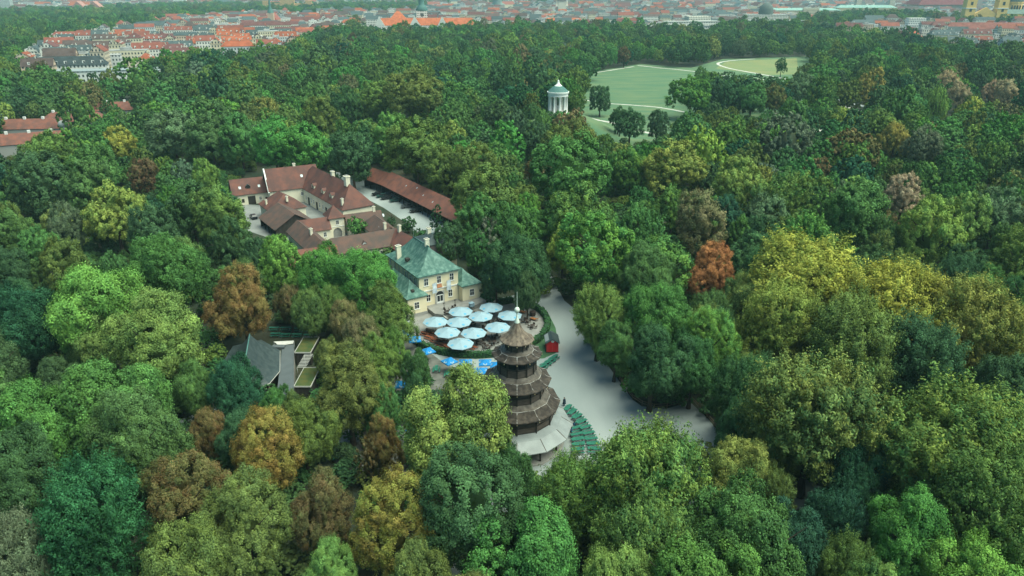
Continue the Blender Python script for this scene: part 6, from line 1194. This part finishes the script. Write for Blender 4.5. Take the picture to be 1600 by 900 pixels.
# ------------------------------------------------------------------ what sets each tree and house apart
TL = [('the villa', 680, 420), ('the umbrella terrace', 725, 505), ('the red kiosk', 863, 540), ('the pagoda tower', 808, 600), ('the railing bend', 1003, 634), ('the long wagon shed', 665, 300), ('the big farm barn', 445, 275), ('the gatehouse', 525, 350), ('the carousel pavilion', 392, 555), ('the mossy roofs', 473, 575), ('the white temple', 872, 150), ('the green meadow', 1000, 135), ('the rust orange tree', 1109, 438), ('the roadside lime tree', 934, 484), ('the big golden beech', 1262, 440), ('the pale pinkish tree', 1410, 310), ('the bright dome-shaped tree', 885, 246), ('the bright lime pair', 210, 490), ('the golden-brown chestnut', 378, 480), ('the linden by the pagoda', 712, 632), ('the red barrack roofs', 60, 210), ('the stream', 1325, 160), ('the round golden tree', 180, 330), ('the slender poplar', 832, 212), ('the very broad beech', 1482, 678), ('the pale corner tree', 35, 868), ('the yellow-topped brown chestnut', 612, 815), ('the bright lower crown', 835, 838), ('the pale willow', 1462, 158), ('the yellow-green tree', 1155, 280), ('the bench clearing', 538, 715), ('the bare road edge', 1125, 690), ('the dry meadow', 1180, 105), ('the green-and-brown chestnut', 298, 760)]
TENS = ['', '', 'twenty', 'thirty', 'forty', 'fifty', 'sixty']
def ordinal(k): return ORD[k] if k < 20 else TENS[(k + 1) // 10] + ('-' + ORD[(k + 1) % 10 - 1] if (k + 1) % 10 else 'th').replace('ty-th', 'tieth')
def single_out(items, lms, phrase, max_n=40):
    """Give every item without a label one that counts it out from its landmark among those that look the same."""
    groups = {}
    for t in items:
        if t.get('label'): t['o']['label'] = t['label']; continue
        d, nm, lx, ly = min((math.hypot(t['px'] - x, (t['py'] - y) * 1.25), n, x, y) for n, x, y in lms); t['d'] = d; groups.setdefault((phrase(t), nm), []).append(t)
    for (ph, nm), g in groups.items():
        g.sort(key=lambda t: t['d'])
        for k, t in enumerate(g): t['o']['label'] = f'{ph} beside {nm}' if len(g) == 1 and t['d'] < 60 else f'{ph}, the only one around {nm}' if len(g) == 1 else f'{ph}, {ordinal(k)} outward from {nm}'
def tree_phrase(t):
    sz = 'big ' if t['r'] > 6.6 else 'small ' if t['r'] < 4.2 and t['kind'] in ('round', 'spray', 'tall') else ''
    return sz + PAL[t['pal']][2] + ' ' + SHAPE[t['kind']][1]
single_out(trees, TL, tree_phrase)
CL = [('the arched hall', 262, 86), ('the brick church', 427, 48), ('the orange school', 655, 50), ('the office block', 1080, 52), ('the yellow church', 1532, 30), ('the maroon hall', 466 + 1000, 18), ('the domed building', 1200, 42), ('the dark-spired tower', 877, 25), ('the domed church', 777, 20), ('the barrack roofs', 186, 170), ('the town corner wood', 50, 105), ('the poplars before town', 280, 95), ('the stream wood', 1420, 75), ('the far river palace', 452, 19)]
single_out(houses, CL, lambda t: ('long ' if t['L'] > 28 else 'short ' if t['L'] < 18 else 'mid-length ') + WALLC[t['wc']][1] + ' house, ' + ROOFC[t['rc']][1] + (' flat roof' if t['typ'] == 'flat' else ' hipped roof' if t['typ'] == 'hip' else ' gables'))

# ------------------------------------------------------------------ the air
m = MB(); m.box(-9400, 9400, -9400, 9400, -1.0, 112.0); hz_ = m.build('haze', None or mat('haze_air', (1, 1, 1))); hm = hz_.data.materials[0]; hn = hm.node_tree.nodes; hl_ = hm.node_tree.links; hn.clear()
ho_ = hn.new('ShaderNodeOutputMaterial'); pv = hn.new('ShaderNodeVolumePrincipled'); pv.inputs['Color'].default_value = (.56, .90, 1.0, 1); pv.inputs['Density'].default_value = HAZE; hl_.new(pv.outputs[0], ho_.inputs['Volume']); tag(hz_, kind='stuff')
